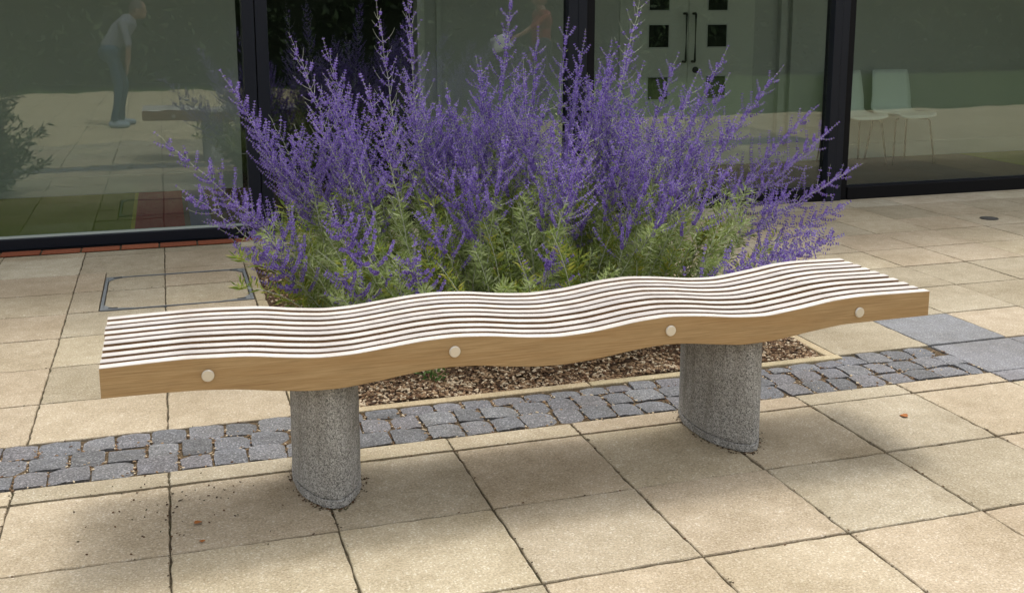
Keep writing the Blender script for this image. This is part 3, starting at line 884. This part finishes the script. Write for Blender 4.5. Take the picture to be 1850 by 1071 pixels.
LEAF_F = np.array([(0, 6, 1, 1), (1, 6, 2, 2), (2, 6, 3, 3), (3, 6, 4, 4), (4, 6, 5, 5), (5, 6, 0, 0)])
LEAF_V = np.array([(0, 0, 0), (0.4, 0.078, 0.03), (1, 0, -0.04), (0.4, -0.078, 0.03)])
LEAF_F = np.array([(0, 1, 2, 3)])

def bez(P0, P1, P2, n):
    u = np.linspace(0, 1, n)[:, None]
    return (1 - u) ** 2 * P0 + 2 * u * (1 - u) * P1 + u * u * P2

class Acc:
    def __init__(s): s.V = []; s.F = []; s.n = 0
    def add(s, V, F):
        if len(V) == 0: return
        s.V.append(V); s.F.append(F + s.n); s.n += len(V)
    def inst(s, TV, TF, P, A, B, C, sc):
        if len(P) == 0: return
        V = xform(TV, P, A, B, C, sc)
        F = (TF[None] + (np.arange(len(P)) * len(TV))[:, None, None]).reshape(-1, TF.shape[1])
        s.add(V, F)
    def mesh(s, name, mat, smooth=False):
        return mesh_np(name, np.concatenate(s.V), np.concatenate(s.F), mat, smooth)

def unit(v): return v / (np.linalg.norm(v) + 1e-9)

def spike(ac_f, ac_s, P, bloom, wsize, gap, r):
    """whorls along a curve P; bare tip"""
    seg = np.linalg.norm(np.diff(P, axis=0), axis=1); cum = np.concatenate([[0], np.cumsum(seg)]); L = cum[-1]
    d = np.arange(L * 0.12, L, gap)
    if len(d) == 0: return
    d = d + r.normal(0, gap * 0.12, len(d)); d = np.clip(d, 0, L)
    keep = r.uniform(0, 1, len(d)) < bloom
    d = d[keep]
    if len(d) == 0: return
    pts = np.stack([np.interp(d, cum, P[:, i]) for i in range(3)], 1)
    e = 1e-3
    T = np.stack([np.interp(np.minimum(d + 0.01, L), cum, P[:, i]) - np.interp(np.maximum(d - 0.01, 0), cum, P[:, i]) for i in range(3)], 1)
    A, B, C = frames(T)
    u = d / L
    sc = wsize * (1.05 - 0.35 * u ** 4) * r.uniform(0.75, 1.2, len(d))
    which = r.integers(0, 4, len(d))
    for w in range(4):
        m = which == w
        ac_f.inst(WH[w][0], WH[w][1], pts[m], A[m], B[m], C[m], sc[m])

def sage_stalk(base, ctrl, tip, seed, bloom=0.95, lush=1.0, side=1.0, start=0.42):
    r = np.random.default_rng(seed)
    n = 26
    P = bez(np.array(base), np.array(ctrl), np.array(tip), n)
    P[1:-1] += r.normal(0, 0.0024, (n - 2, 3))
    seg = np.linalg.norm(np.diff(P, axis=0), axis=1); cum = np.concatenate([[0], np.cumsum(seg)]); L = cum[-1]
    at = lambda d: np.array([np.interp(d, cum, P[:, i]) for i in range(3)])
    st, lf, fl_ = Acc(), Acc(), Acc()
    rad = np.interp(cum / L, [0, 0.5, 1], [0.0034, 0.0022, 0.0006])
    V, F = tube_np(P, rad, 5); st.add(V, F)
    # leaf nodes on the lower part
    d = 0.06; k = 0; LP, LD, LS = [], [], []
    while d < L * 0.93:
        u = d / L; p = at(d); T = unit(at(min(d + .02, L)) - at(max(d - .02, 0)))
        a0 = k * math.pi / 2 + r.uniform(-.3, .3)
        ref = unit(np.cross(T, [0.3, 0.5, 0.1])); ref2 = np.cross(T, ref)
        big = 1.0 if u < start else max(0.0, 1 - (u - start) / 0.28)
        for sgn in (0, math.pi):
            rd = math.cos(a0 + sgn) * ref + math.sin(a0 + sgn) * ref2
            if big > 0.02:
                m = int(round((4 + 4 * lush) * big)) if u < start + 0.1 else int(round(2 * big))
                for q in range(max(m, 1)):
                    LP.append(p + rd * 0.002 + T * r.uniform(-.004, .012)); LD.append(rd * r.uniform(.6, 1.1) + T * r.uniform(.1, .9) + r.normal(0, .28, 3)); LS.append(r.uniform(0.024, 0.058) * (0.55 + 0.45 * big))
            # flowering side branches above
            if u > start and r.uniform() < 0.92:
                bl = side * r.uniform(0.7, 1.15) * np.interp(u, [start, start + 0.12, 0.75, 1.0], [0.17, 0.20, 0.12, 0.045])
                dirn = unit(rd * r.uniform(.8, 1.15) + T * r.uniform(.35, .85))
                c_ = p + dirn * bl * 0.55; e_ = p + dirn * bl * 0.82 + (T * 0.55 + np.array([0, 0, .6])) * bl * 0.36
                Q = bez(p, c_, e_, 7)
                V, F = tube_np(Q, np.linspace(0.0013, 0.0006, 7), 3); st.add(V, F)
                spike(fl_, st, Q, bloom, 0.0100, 0.0128, r)
        d += r.uniform(0.026, 0.036) if u < start else r.uniform(0.030, 0.042)
        k += 1
    top = np.array([at(x) for x in np.linspace(L * (start + 0.12), L, 12)])
    spike(fl_, st, top, bloom, 0.0112, 0.0172, r)
    if LP:
        LP, LD, LS = np.array(LP), np.array(LD), np.array(LS)
        A, B, C = frames(LD)
        lf.inst(LEAF_V, LEAF_F, LP, A, B, C, LS)
    return st, lf, fl_

sage = empty('russian_sage', (2.02, 1.45, 0.0))
tag(sage, 'big airy sage bush with purple flower spikes growing in the bed behind the bench', 'sage bush')
O = np.array(sage.location)
def add_stalk(base, ctrl, tip, seed, **kw):
    st, lf, fl_ = sage_stalk(base, ctrl, tip, seed, **kw)
    b = np.array(base, float)
    for ac in (st, lf, fl_):
        ac.V = [v - b for v in ac.V]
    o = link_mesh('flower_stalk', st.mesh('flower_stalk', M['sage_stem'], True), sage, tuple(b - O))
    if lf.n: link_mesh('leaf_cluster', lf.mesh('leaf_cluster', M['sage_leaf']), o)['kind'] = 'stuff'
    if fl_.n: link_mesh('blossom_cluster', fl_.mesh('blossom_cluster', M['blossom']), o)['kind'] = 'stuff'
sr = np.random.default_rng(5)
# stalks that make the outline: (base x,y) (tip x,y,z), flowering
KEY = [
 (1.22, 1.55, 0.44, 1.40, 0.93, .85), (1.25, 1.75, 0.74, 1.60, 1.17, 1), (1.20, 1.45, 0.52, 1.25, 0.72, .8), (1.25, 1.35, 0.72, 1.05, 0.70, .95),
 (1.20, 1.30, 0.80, 0.95, 0.50, 1), (1.30, 1.60, 0.85, 1.50, 0.98, 1), (1.45, 1.70, 1.05, 1.65, 1.33, .45), (1.50, 1.60, 1.19, 1.55, 1.31, .75),
 (1.55, 1.55, 1.13, 1.35, 1.12, 1), (1.60, 1.65, 1.46, 1.70, 1.52, .35), (1.68, 1.70, 1.62, 1.75, 1.56, .6), (1.75, 1.45, 1.50, 1.30, 1.18, 1),
 (1.95, 1.60, 2.10, 1.60, 1.56, .9), (1.95, 1.45, 1.88, 1.40, 1.22, 1), (2.15, 1.60, 2.26, 1.70, 1.36, .9), (2.25, 1.50, 2.45, 1.55, 1.34, 1),
 (2.30, 1.25, 2.68, 1.35, 1.62, .3), (2.45, 1.60, 2.80, 1.75, 1.30, .9), (2.60, 1.60, 3.05, 1.75, 1.22, .9), (2.70, 1.55, 3.28, 1.65, 1.25, .95),
 (2.75, 1.50, 3.18, 1.45, 1.12, 1), (2.80, 1.60, 3.58, 1.60, 1.15, .95), (2.85, 1.50, 3.74, 1.50, 0.95, .95), (2.88, 1.40, 3.83, 1.45, 0.86, 1),
 (2.85, 1.35, 3.88, 1.30, 0.66, .9), (2.85, 1.20, 3.72, 1.15, 0.50, 1), (2.80, 1.15, 3.62, 1.05, 0.36, .9), (2.75, 1.10, 3.45, 0.95, 0.42, .9),
 (2.55, 0.95, 3.05, 0.40, 0.47, .8), (2.45, 0.90, 2.75, 0.32, 0.46, .8), (2.60, 0.95, 3.20, 0.45, 0.50, .8), (1.95, 0.95, 1.95, 0.55, 0.52, .8), (1.55, 1.0, 1.35, 0.60, 0.50, .8), (1.35, 1.1, 1.10, 0.75, 0.42, .8),
]
for k, (bx_, by_, tx, ty, tz, bl) in enumerate(KEY):
    L = math.hypot(tx - bx_, tz)
    ctrl = (bx_ + (tx - bx_) * 0.42, by_ + (ty - by_) * 0.4, tz * 0.52 + 0.03 * L)
    lush = 0.3 if bl < 0.5 else 0.8
    add_stalk((bx_, by_, 0.01), ctrl, (tx, ty, tz), 900 + k, bloom=bl, lush=lush, side=0.82 if tz > 0.9 else 1.0)
for k in range(100):
    a = sr.uniform(0, 2 * math.pi); rr = math.sqrt(sr.uniform(0, 1))
    bx_ = 2.03 + 0.86 * rr * math.cos(a); by_ = 1.42 + 0.62 * rr * math.sin(a)
    ox, oy = (bx_ - 2.03) / 0.86, (by_ - 1.42) / 0.62
    hgt = 1.06 - 0.24 * rr ** 2 + sr.normal(0, 0.14) - 0.12 * max(0, -oy)
    tx = bx_ + 0.42 * ox * abs(ox) ** 0.5 + sr.normal(0, 0.15); ty = by_ + 0.30 * oy + sr.normal(0, 0.08)
    hgt = max(0.55, hgt)
    ctrl = (bx_ + (tx - bx_) * 0.35, by_ + (ty - by_) * 0.35, hgt * 0.62)
    add_stalk((bx_, by_, 0.01), ctrl, (tx, ty, hgt), 2000 + k, bloom=sr.choice([0.97, 0.97, 0.9, 0.7]), lush=0.9, side=sr.uniform(0.75, 1.15), start=sr.uniform(0.46, 0.62))
# non-flowering leafy shoots filling the base, a few shapes reused
SH = []
for v in range(9):
    r = np.random.default_rng(300 + v)
    H = r.uniform(0.36, 0.66); tip = np.array([r.normal(0, .10), r.normal(0, .10), H])
    P = bez(np.zeros(3), np.array([0, 0, H * .6]), tip, 10)
    ac, lf = Acc(), Acc()
    V, F = tube_np(P, np.linspace(.0028, .001, 10), 4); ac.add(V, F)
    LP, LD, LS = [], [], []
    for q in range(165):
        u = r.uniform(0.08, 1) ** 0.8
        p = np.array([np.interp(u, np.linspace(0, 1, 10), P[:, i]) for i in range(3)])
        a = r.uniform(0, 2 * math.pi)
        rd = np.array([math.cos(a), math.sin(a), r.uniform(.2, 1.2)])
        LP.append(p + rd * r.uniform(0, .02)); LD.append(rd + r.normal(0, .2, 3)); LS.append(r.uniform(.03, .065) * (1.1 - .4 * u))
    A, B, C = frames(np.array(LD)); lf.inst(LEAF_V, LEAF_F, np.array(LP), A, B, C, np.array(LS))
    SH.append((ac.mesh('leafy_shoot', M['sage_stem']), lf.mesh('leaf_cluster', M['sage_low'] if v % 2 else M['sage_leaf'])))
for k in range(210):
    a = sr.uniform(0, 2 * math.pi); rr = math.sqrt(sr.uniform(0, 1))
    bx_ = 2.03 + 0.95 * rr * math.cos(a); by_ = 1.35 + 0.68 * rr * math.sin(a)
    m1, m2 = SH[int(sr.integers(0, len(SH)))]
    o = link_mesh('leafy_shoot', m1, sage, tuple(np.array([bx_, by_, 0.0]) - O), sr.uniform(0, 6.28))
    s_ = sr.uniform(0.8, 1.25) * (1.0 if by_ > 1.0 else 0.8); o.scale = (s_, s_, s_)
    ox, oy = (bx_ - 2.03) / 0.95, (by_ - 1.35) / 0.68
    o.rotation_euler = (-0.45 * oy + sr.normal(0, .12), 0.5 * ox + sr.normal(0, .12), 0)
    link_mesh('leaf_cluster', m2, o)['kind'] = 'stuff'

# ------------------------------------------------------------------ shrub just left of the view, seen in the glass
M['shrub_leaf'] = foliage_mat('shrub_leaf', (0.020, 0.040, 0.012), (0.040, 0.070, 0.022), (0.075, 0.11, 0.04), 0.45, 0.2)
M['bark'] = plain('bark', (0.10, 0.075, 0.05), 0.9, 0.1, var=0.4, scale=30)
shrub = empty('evergreen_shrub', (-0.84, 1.60, 0.0))
tag(shrub, 'dark leafy evergreen shrub at the left edge, mostly seen mirrored in the glass', 'shrub')
r = np.random.default_rng(77)
st, lf = Acc(), Acc()
LP, LD, LS = [], [], []
for k in range(80):
    a = r.uniform(0, 2 * math.pi); R_ = r.uniform(0.15, 0.50); H = r.uniform(0.2, 1.3) * (1.0 if R_ < 0.42 else 0.85)
    tip = np.array([R_ * math.cos(a), R_ * math.sin(a), H])
    P = bez(np.array([0.06 * math.cos(a), 0.06 * math.sin(a), 0]), np.array([tip[0] * .3, tip[1] * .3, H * .7]), tip, 9)
    V, F = tube_np(P, np.linspace(.006, .0015, 9), 4); st.add(V, F)
    for q in range(54):
        u = r.uniform(0.15, 1); p = np.array([np.interp(u, np.linspace(0, 1, 9), P[:, i]) for i in range(3)])
        d = np.array([math.cos(a), math.sin(a), 0]) * .6 + r.normal(0, .8, 3) + np.array([0, 0, .2])
        LP.append(p + r.normal(0, .02, 3)); LD.append(d); LS.append(r.uniform(.05, .10))
A, B, C = frames(np.array(LD)); lf.inst(LEAF_V * np.array([1, 1.3, 1]), LEAF_F, np.array(LP), A, B, C, np.array(LS))
link_mesh('branches', st.mesh('branches', M['bark']), shrub)['kind'] = 'stuff'
link_mesh('leaf_cluster', lf.mesh('leaf_cluster', M['shrub_leaf']), shrub)['kind'] = 'stuff'

# ------------------------------------------------------------------ hedge behind the terrace (reflected in the glazing)
M['hedge_leaf'] = foliage_mat('hedge_leaf', (0.018, 0.030, 0.012), (0.035, 0.055, 0.020), (0.06, 0.085, 0.035), 0.6, 0.2)
hedge = empty('hedge', (6.0, -12.2, 0.0))
tag(hedge, 'tall dark hedge beyond the terrace, dimly mirrored in the glazing', 'hedge')
n = 15000
hx = nrg.uniform(-19, 19, n); side_ = nrg.uniform(0, 1, n)
hy = np.where(side_ < .75, 0.62 + nrg.normal(0, .12, n), nrg.uniform(-.7, .7, n)); hz = np.where(side_ < .75, nrg.uniform(0.05, 3.6, n), 3.5 + nrg.normal(0, .2, n))
hy = hy + 0.18 * np.sin(hx * 1.7) * np.sin(hz * 2.1)
D = nrg.normal(size=(n, 3)); A, B, C = frames(D)
lf = Acc(); lf.inst(LEAF_V * np.array([1, 2.6, 1]), LEAF_F, np.stack([hx, hy, hz], 1), A, B, C, nrg.uniform(.12, .24, n))
link_mesh('foliage', lf.mesh('foliage', M['hedge_leaf']), hedge)['kind'] = 'stuff'
b = box_bm(-19, 19, -0.6, 0.5, 0.0, 3.45)
bmesh.ops.subdivide_edges(b, edges=b.edges[:], cuts=6, use_grid_fill=True)
for v in b.verts: v.co += Vector((rng.uniform(-.1, .1), rng.uniform(-.1, .1), rng.uniform(-.1, .1) if v.co.z > 1 else 0))
link_mesh('branch_core', bm_mesh('branch_core', b, plain('hedge_core', (0.012, 0.016, 0.008), 0.9, 0.1)), hedge)

# ------------------------------------------------------------------ people standing by the camera, seen mirrored in the glass
def person(name, loc, prims, mats, label, hair=None, eyes=None, mouth=None):
    """prims: (a, b, ra, rb, material index) tapered capsules, fused into one skin by a voxel remesh"""
    bm = bmesh.new()
    for a, b_, ra, rb, mi in prims:
        a, b_ = Vector(a), Vector(b_)
        d = b_ - a; L = d.length
        q = d.to_track_quat('Z', 'Y') if L > 1e-6 else Vector((0, 0, 1)).to_track_quat('Z', 'Y')
        nl, ns = 5, 14
        rings = []
        for k in range(nl + 1):
            th = math.pi / 2 * k / nl
            rings.append((-ra * math.cos(th), ra * math.sin(th)))
        for k in range(nl + 1):
            th = math.pi / 2 * (1 - k / nl)
            rings.append((L + rb * math.cos(th), rb * math.sin(th)))
        prev = None
        for z, rr in rings:
            rr = max(rr, 1e-4)
            cur = [bm.verts.new(a + q @ Vector((rr * math.cos(2 * math.pi * i / ns), rr * math.sin(2 * math.pi * i / ns), z))) for i in range(ns)]
            if prev:
                for i in range(ns): bm.faces.new((prev[i], prev[(i + 1) % ns], cur[(i + 1) % ns], cur[i]))
            else: bm.faces.new(cur[::-1])
            prev = cur
        bm.faces.new(prev)
    me = bpy.data.meshes.new(name); bm.to_mesh(me); bm.free()
    tmp = bpy.data.objects.new(name, me); COL.objects.link(tmp)
    md = tmp.modifiers.new('r', 'REMESH'); md.mode = 'VOXEL'; md.voxel_size = 0.0095
    sm = tmp.modifiers.new('s', 'SMOOTH'); sm.factor = 0.5; sm.iterations = 3
    dg = bpy.context.evaluated_depsgraph_get()
    me2 = bpy.data.meshes.new_from_object(tmp.evaluated_get(dg))
    COL.objects.unlink(tmp); bpy.data.objects.remove(tmp)
    for m in mats: me2.materials.append(m)
    n = len(me2.polygons); cen = np.empty(n * 3); me2.polygons.foreach_get('center', cen); cen = cen.reshape(-1, 3)
    best = np.full(n, 1e9); idx = np.zeros(n, np.int32)
    for a, b_, ra, rb, mi in prims:
        a, b_ = np.array(a), np.array(b_); ab = b_ - a; L2 = ab @ ab + 1e-9
        t_ = np.clip((cen - a) @ ab / L2, 0, 1)
        dist = np.linalg.norm(cen - (a + t_[:, None] * ab), axis=1) - (ra + (rb - ra) * t_)
        m = dist < best; best[m] = dist[m]; idx[m] = mi
    me2.polygons.foreach_set('material_index', idx)
    me2.polygons.foreach_set('use_smooth', np.ones(n, bool))
    o = link_mesh(name, me2, None, loc)
    tag(o, label, 'person')
    if hair: 
        bmh = bmesh.new(); bmesh.ops.create_icosphere(bmh, subdivisions=3, radius=1.0)
        c, rx, ry, rz, fwd = hair
        kill = [v for v in bmh.verts if v.co.z < -0.15 - 0.5 * (0 if v.co.dot(Vector(fwd)) > -0.1 else 0.6) or (v.co.dot(Vector(fwd)) > 0.55 and v.co.z < 0.45)]
        bmesh.ops.delete(bmh, geom=kill, context='VERTS')
        for v in bmh.verts: v.co = Vector((v.co.x * rx, v.co.y * ry, v.co.z * rz)) * rng.uniform(.98, 1.04)
        link_mesh('hair', bm_mesh('hair', bmh, M['hair'], True), o, c)
    for e in (eyes or []):
        bme = bmesh.new(); bmesh.ops.create_icosphere(bme, subdivisions=2, radius=0.011)
        link_mesh('eye', bm_mesh('eye', bme, M['eye'], True), o, e)
    if mouth:
        bme = bmesh.new(); bmesh.ops.create_icosphere(bme, subdivisions=2, radius=1)
        for v in bme.verts: v.co = Vector((v.co.x * mouth[1], v.co.y * mouth[2], v.co.z * .006))
        link_mesh('mouth', bm_mesh('mouth', bme, M['lip'], True), o, mouth[0])
    return o
M['skin'] = plain('skin', (0.22, 0.13, 0.09), 0.55, 0.3)
M['lip'] = plain('lip', (0.30, 0.12, 0.10), 0.5, 0.3)
M['eye'] = plain('eye', (0.03, 0.02, 0.015), 0.2, 0.5)
M['hair'] = plain('hair', (0.05, 0.04, 0.035), 0.6, 0.3, var=0.3)
M['shirt'] = plain('pale_shirt', (0.14, 0.14, 0.165), 0.85, 0.1, var=0.08, scale=12)
M['jeans'] = plain('blue_jeans', (0.035, 0.06, 0.09), 0.9, 0.1, var=0.2, scale=25)
M['shoe'] = plain('shoe', (0.22, 0.26, 0.30), 0.6, 0.2)
M['red_top'] = plain('red_top', (0.16, 0.035, 0.028), 0.85, 0.1, var=0.1, scale=12)
M['dark_trousers'] = plain('dark_trousers', (0.03, 0.03, 0.035), 0.9, 0.1)
def hand(w, d, up, mi=3, curl=0.5):
    """palm plus five fingers from wrist w pointing d, back of the hand up"""
    w, d, up = Vector(w), Vector(d).normalized(), Vector(up).normalized()
    sdir = d.cross(up).normalized(); up = sdir.cross(d).normalized()
    P = []
    pc = w + d * 0.05
    for k in (-1, 0, 1): P.append((w + sdir * 0.016 * k, w + d * 0.085 + sdir * 0.024 * k, 0.016, 0.013, mi))
    for k, L in ((-1.5, 0.062), (-.5, 0.074), (.5, 0.080), (1.5, 0.070)):
        b0 = w + d * 0.088 + sdir * 0.0195 * k
        d1 = (d - up * curl * 0.5).normalized(); d2 = (d - up * curl * 1.4).normalized()
        m1 = b0 + d1 * L * 0.5; e1 = m1 + d2 * L * 0.5
        P += [(b0, m1, 0.0088, 0.0082, mi), (m1, e1, 0.0082, 0.0072, mi)]
    b0 = w + d * 0.025 + sdir * 0.026; m1 = b0 + (d * .7 + sdir * .7).normalized() * 0.038; e1 = m1 + (d * .95 + sdir * .2 - up * .2).normalized() * 0.03
    P += [(b0, m1, 0.0115, 0.0095, mi), (m1, e1, 0.0095, 0.008, mi)]
    return [(tuple(a), tuple(b_), ra, rb, k) for a, b_, ra, rb, k in P]
# 0 shirt 1 trousers 2 shoe 3 skin
MS = [M['shirt'], M['jeans'], M['shoe'], M['skin']]
# bending forward, hands on the thighs, turned to +x
P1 = [((-.13, 0, .90), (-.10, 0, .96), .135, .13, 1), ((-.12, -.07, .90), (-.12, .07, .90), .115, .115, 1),
      ((-.10, 0, 1.0), (.02, 0, 1.16), .125, .135, 0), ((.02, 0, 1.16), (.10, 0, 1.27), .14, .12, 0), ((.06, -.15, 1.26), (.06, .15, 1.26), .075, .075, 0),
      ((.12, 0, 1.29), (.20, 0, 1.37), .058, .052, 3),
      ((.22, 0, 1.41), (.245, 0, 1.455), .083, .088, 3), ((.25, 0, 1.38), (.29, 0, 1.37), .055, .04, 3), ((.325, 0, 1.415), (.34, 0, 1.405), .011, .014, 3), ((.225, .09, 1.42), (.225, .095, 1.44), .016, .018, 3), ((.225, -.09, 1.42), (.225, -.095, 1.44), .016, .018, 3)]
for sy, kx, fx in ((-1, .04, -.04), (1, -.04, -.12)):
    P1 += [((-.12, sy * .09, .88), (kx, sy * .13, .49), .085, .060, 1), ((kx, sy * .13, .49), (fx, sy * .15, .09), .058, .043, 1),
           ((fx - .03, sy * .15, .045), (fx + .17, sy * .16, .034), .042, .032, 2),
           ((.06, sy * .18, 1.25), (.12, sy * .235, 1.00), .052, .043, 0), ((.12, sy * .235, 1.00), (.10, sy * .19, .76), .036, .028, 3)]
    P1 += hand((.10, sy * .185, .75), (-.15, -sy * .25, -1), (1, 0, 0), 3, .3)
person('person', (0.0, -3.78, 0.0), P1, MS, 'person in pale shirt and jeans bending forward, mirrored in the left pane', hair=((.23, 0, 1.45), .098, .096, .098, (.85, 0, -.3)), eyes=[(.315, .03, 1.44), (.315, -.03, 1.44)], mouth=((.315, 0, 1.375), .012, .02))
# upright in a red top, holding out a sheet of paper
MR = [M['red_top'], M['dark_trousers'], M['dark_steel'], M['skin']]
P2 = [((0, -.08, .95), (0, .08, .95), .115, .115, 1), ((0, 0, .98), (0, 0, 1.15), .125, .12, 0), ((0, -.04, 1.2), (0, .04, 1.28), .125, .12, 0), ((0, -.15, 1.38), (0, .15, 1.38), .062, .062, 0),
      ((0, 0, 1.40), (-.02, 0, 1.50), .055, .050, 3), ((-.02, 0, 1.57), (-.02, 0, 1.64), .083, .09, 3), ((-.07, 0, 1.54), (-.075, 0, 1.53), .045, .04, 3), ((-.115, 0, 1.585), (-.125, 0, 1.575), .011, .014, 3), ((-.01, .09, 1.59), (-.01, .095, 1.61), .016, .018, 3), ((-.01, -.09, 1.59), (-.01, -.095, 1.61), .016, .018, 3)]
for sy, kx in ((-1, -.02), (1, .02)):
    P2 += [((0, sy * .09, .92), (kx, sy * .10, .50), .085, .058, 1), ((kx, sy * .10, .50), (kx + .02, sy * .11, .09), .055, .042, 1), ((kx + .05, sy * .11, .045), (kx - .15, sy * .12, .034), .042, .032, 2)]
P2 += [((0, .18, 1.37), (-.20, .24, 1.20), .055, .045, 0), ((-.20, .24, 1.20), (-.42, .20, 1.06), .040, .028, 3)] + hand((-.43, .20, 1.055), (-1, -.1, -.35), (0, .5, 1), 3, .8)
P2 += [((0, -.18, 1.37), (.03, -.24, 1.10), .055, .045, 0), ((.03, -.24, 1.10), (-.04, -.25, .86), .040, .028, 3)] + hand((-.04, -.25, .85), (-.2, 0, -1), (0, -1, 0), 3, .4)
person('person', (5.42, -3.42, 0.0), P2, MR, 'standing person in a red top, mirrored in the glass above the sage', hair=((-.02, 0, 1.62), .1, .098, .105, (-1, 0, -.1)), eyes=[(-.105, .03, 1.615), (-.105, -.03, 1.615)], mouth=((-.105, 0, 1.545), .012, .02))
V = []; F = []
for j in range(5):
    for i in range(4):
        u, v = i / 3 - .5, j / 4 - .5
        V.append((u * .30, 0.02 * math.cos(3 * u) , v * .21 + .01 * math.sin(4 * u)))
F = [(j * 4 + i, j * 4 + i + 1, j * 4 + i + 5, j * 4 + i + 4) for j in range(4) for i in range(3)]
pap = link_mesh('paper_sheet', mesh_np('paper_sheet', V, F, plain('paper', (0.42, 0.42, 0.42), 0.8, 0.2), True), None, (4.80, -3.22, 0.985))
pap.rotation_euler = (0.25, -0.25, 0.1)
mod = pap.modifiers.new('t', 'SOLIDIFY'); mod.thickness = 0.0012
tag(pap, 'white sheet of paper held out by the person in the red top', 'paper')

# ------------------------------------------------------------------ fallen leaves
M['dry_leaf'] = plain('dry_leaf', (0.30, 0.11, 0.03), 0.8, 0.2, var=0.4, scale=80)
for k, (x, y, a, s_, lab) in enumerate(((0.526, -0.394, .3, .017, 'round rust brown leaf on the paving left of the nearer pedestal'), (0.534, -0.509, 1.4, .012, 'small dark brown leaf on the paving, nearest the camera of the left pair'), (2.958, -0.306, 2.2, .022, 'curled orange leaf on the paving right of the further pedestal'))):
    V = []; F = []
    prof = [(0, 0), (.25, .55), (.6, .7), (1.0, .55), (1.4, .25), (1.7, 0)]
    for (u, w) in prof:
        V += [(u - .8, w, .16 * w + .03), (u - .8, 0, .02 + .05 * math.sin(u * 3)), (u - .8, -w, .22 * w + .03)]
    for i in range(5):
        F += [(i * 3, i * 3 + 1, i * 3 + 4, i * 3 + 3), (i * 3 + 1, i * 3 + 2, i * 3 + 5, i * 3 + 4)]
    V = [(p[0] * s_ * .8, p[1] * s_, p[2] * s_ * 1.6 + .001) for p in V]
    o = link_mesh('fallen_leaf', mesh_np('fallen_leaf', V, F, M['dry_leaf'], True), None, (x, y, 0.001), a)
    tag(o, lab, 'leaf', 'fallen leaves on the paving')

# ------------------------------------------------------------------ weed in the mulch
M['weed'] = foliage_mat('weed_leaf', (0.05, 0.11, 0.02), (0.08, 0.16, 0.03), (0.12, 0.21, 0.05), 0.5, 0.3)
for (wx_, wy_, ws, wl) in ((1.43, 0.545, 1.0, 'small bright green weed in the mulch seen below the bench, left of centre'),):
    r = np.random.default_rng(55)
    wz = float(soil_z(np.array(wx_), np.array(wy_)))
    wd_ = empty('weed', (wx_, wy_, wz)); tag(wd_, wl, 'weed')
    st, lf = Acc(), Acc(); LP, LD, LS = [], [], []
    for k in range(9):
        a = r.uniform(0, 6.28); tip = np.array([.07 * math.cos(a), .07 * math.sin(a), r.uniform(.03, .085)]) * ws
        P = bez(np.zeros(3), np.array([tip[0] * .4, tip[1] * .4, tip[2]]), tip, 6)
        V, F = tube_np(P, np.linspace(.0012, .0006, 6), 4); st.add(V, F)
        for q in range(9):
            u = r.uniform(.3, 1); p = np.array([np.interp(u, np.linspace(0, 1, 6), P[:, i]) for i in range(3)])
            LP.append(p); LD.append(np.array([math.cos(a), math.sin(a), .4]) + r.normal(0, .7, 3)); LS.append(r.uniform(.012, .028))
    A, B, C = frames(np.array(LD)); lf.inst(LEAF_V * np.array([1, 2.6, 1]), LEAF_F, np.array(LP), A, B, C, np.array(LS))
    link_mesh('stem', st.mesh('stem', M['weed']), wd_)
    link_mesh('leaf_cluster', lf.mesh('leaf_cluster', M['weed']), wd_)['kind'] = 'stuff'
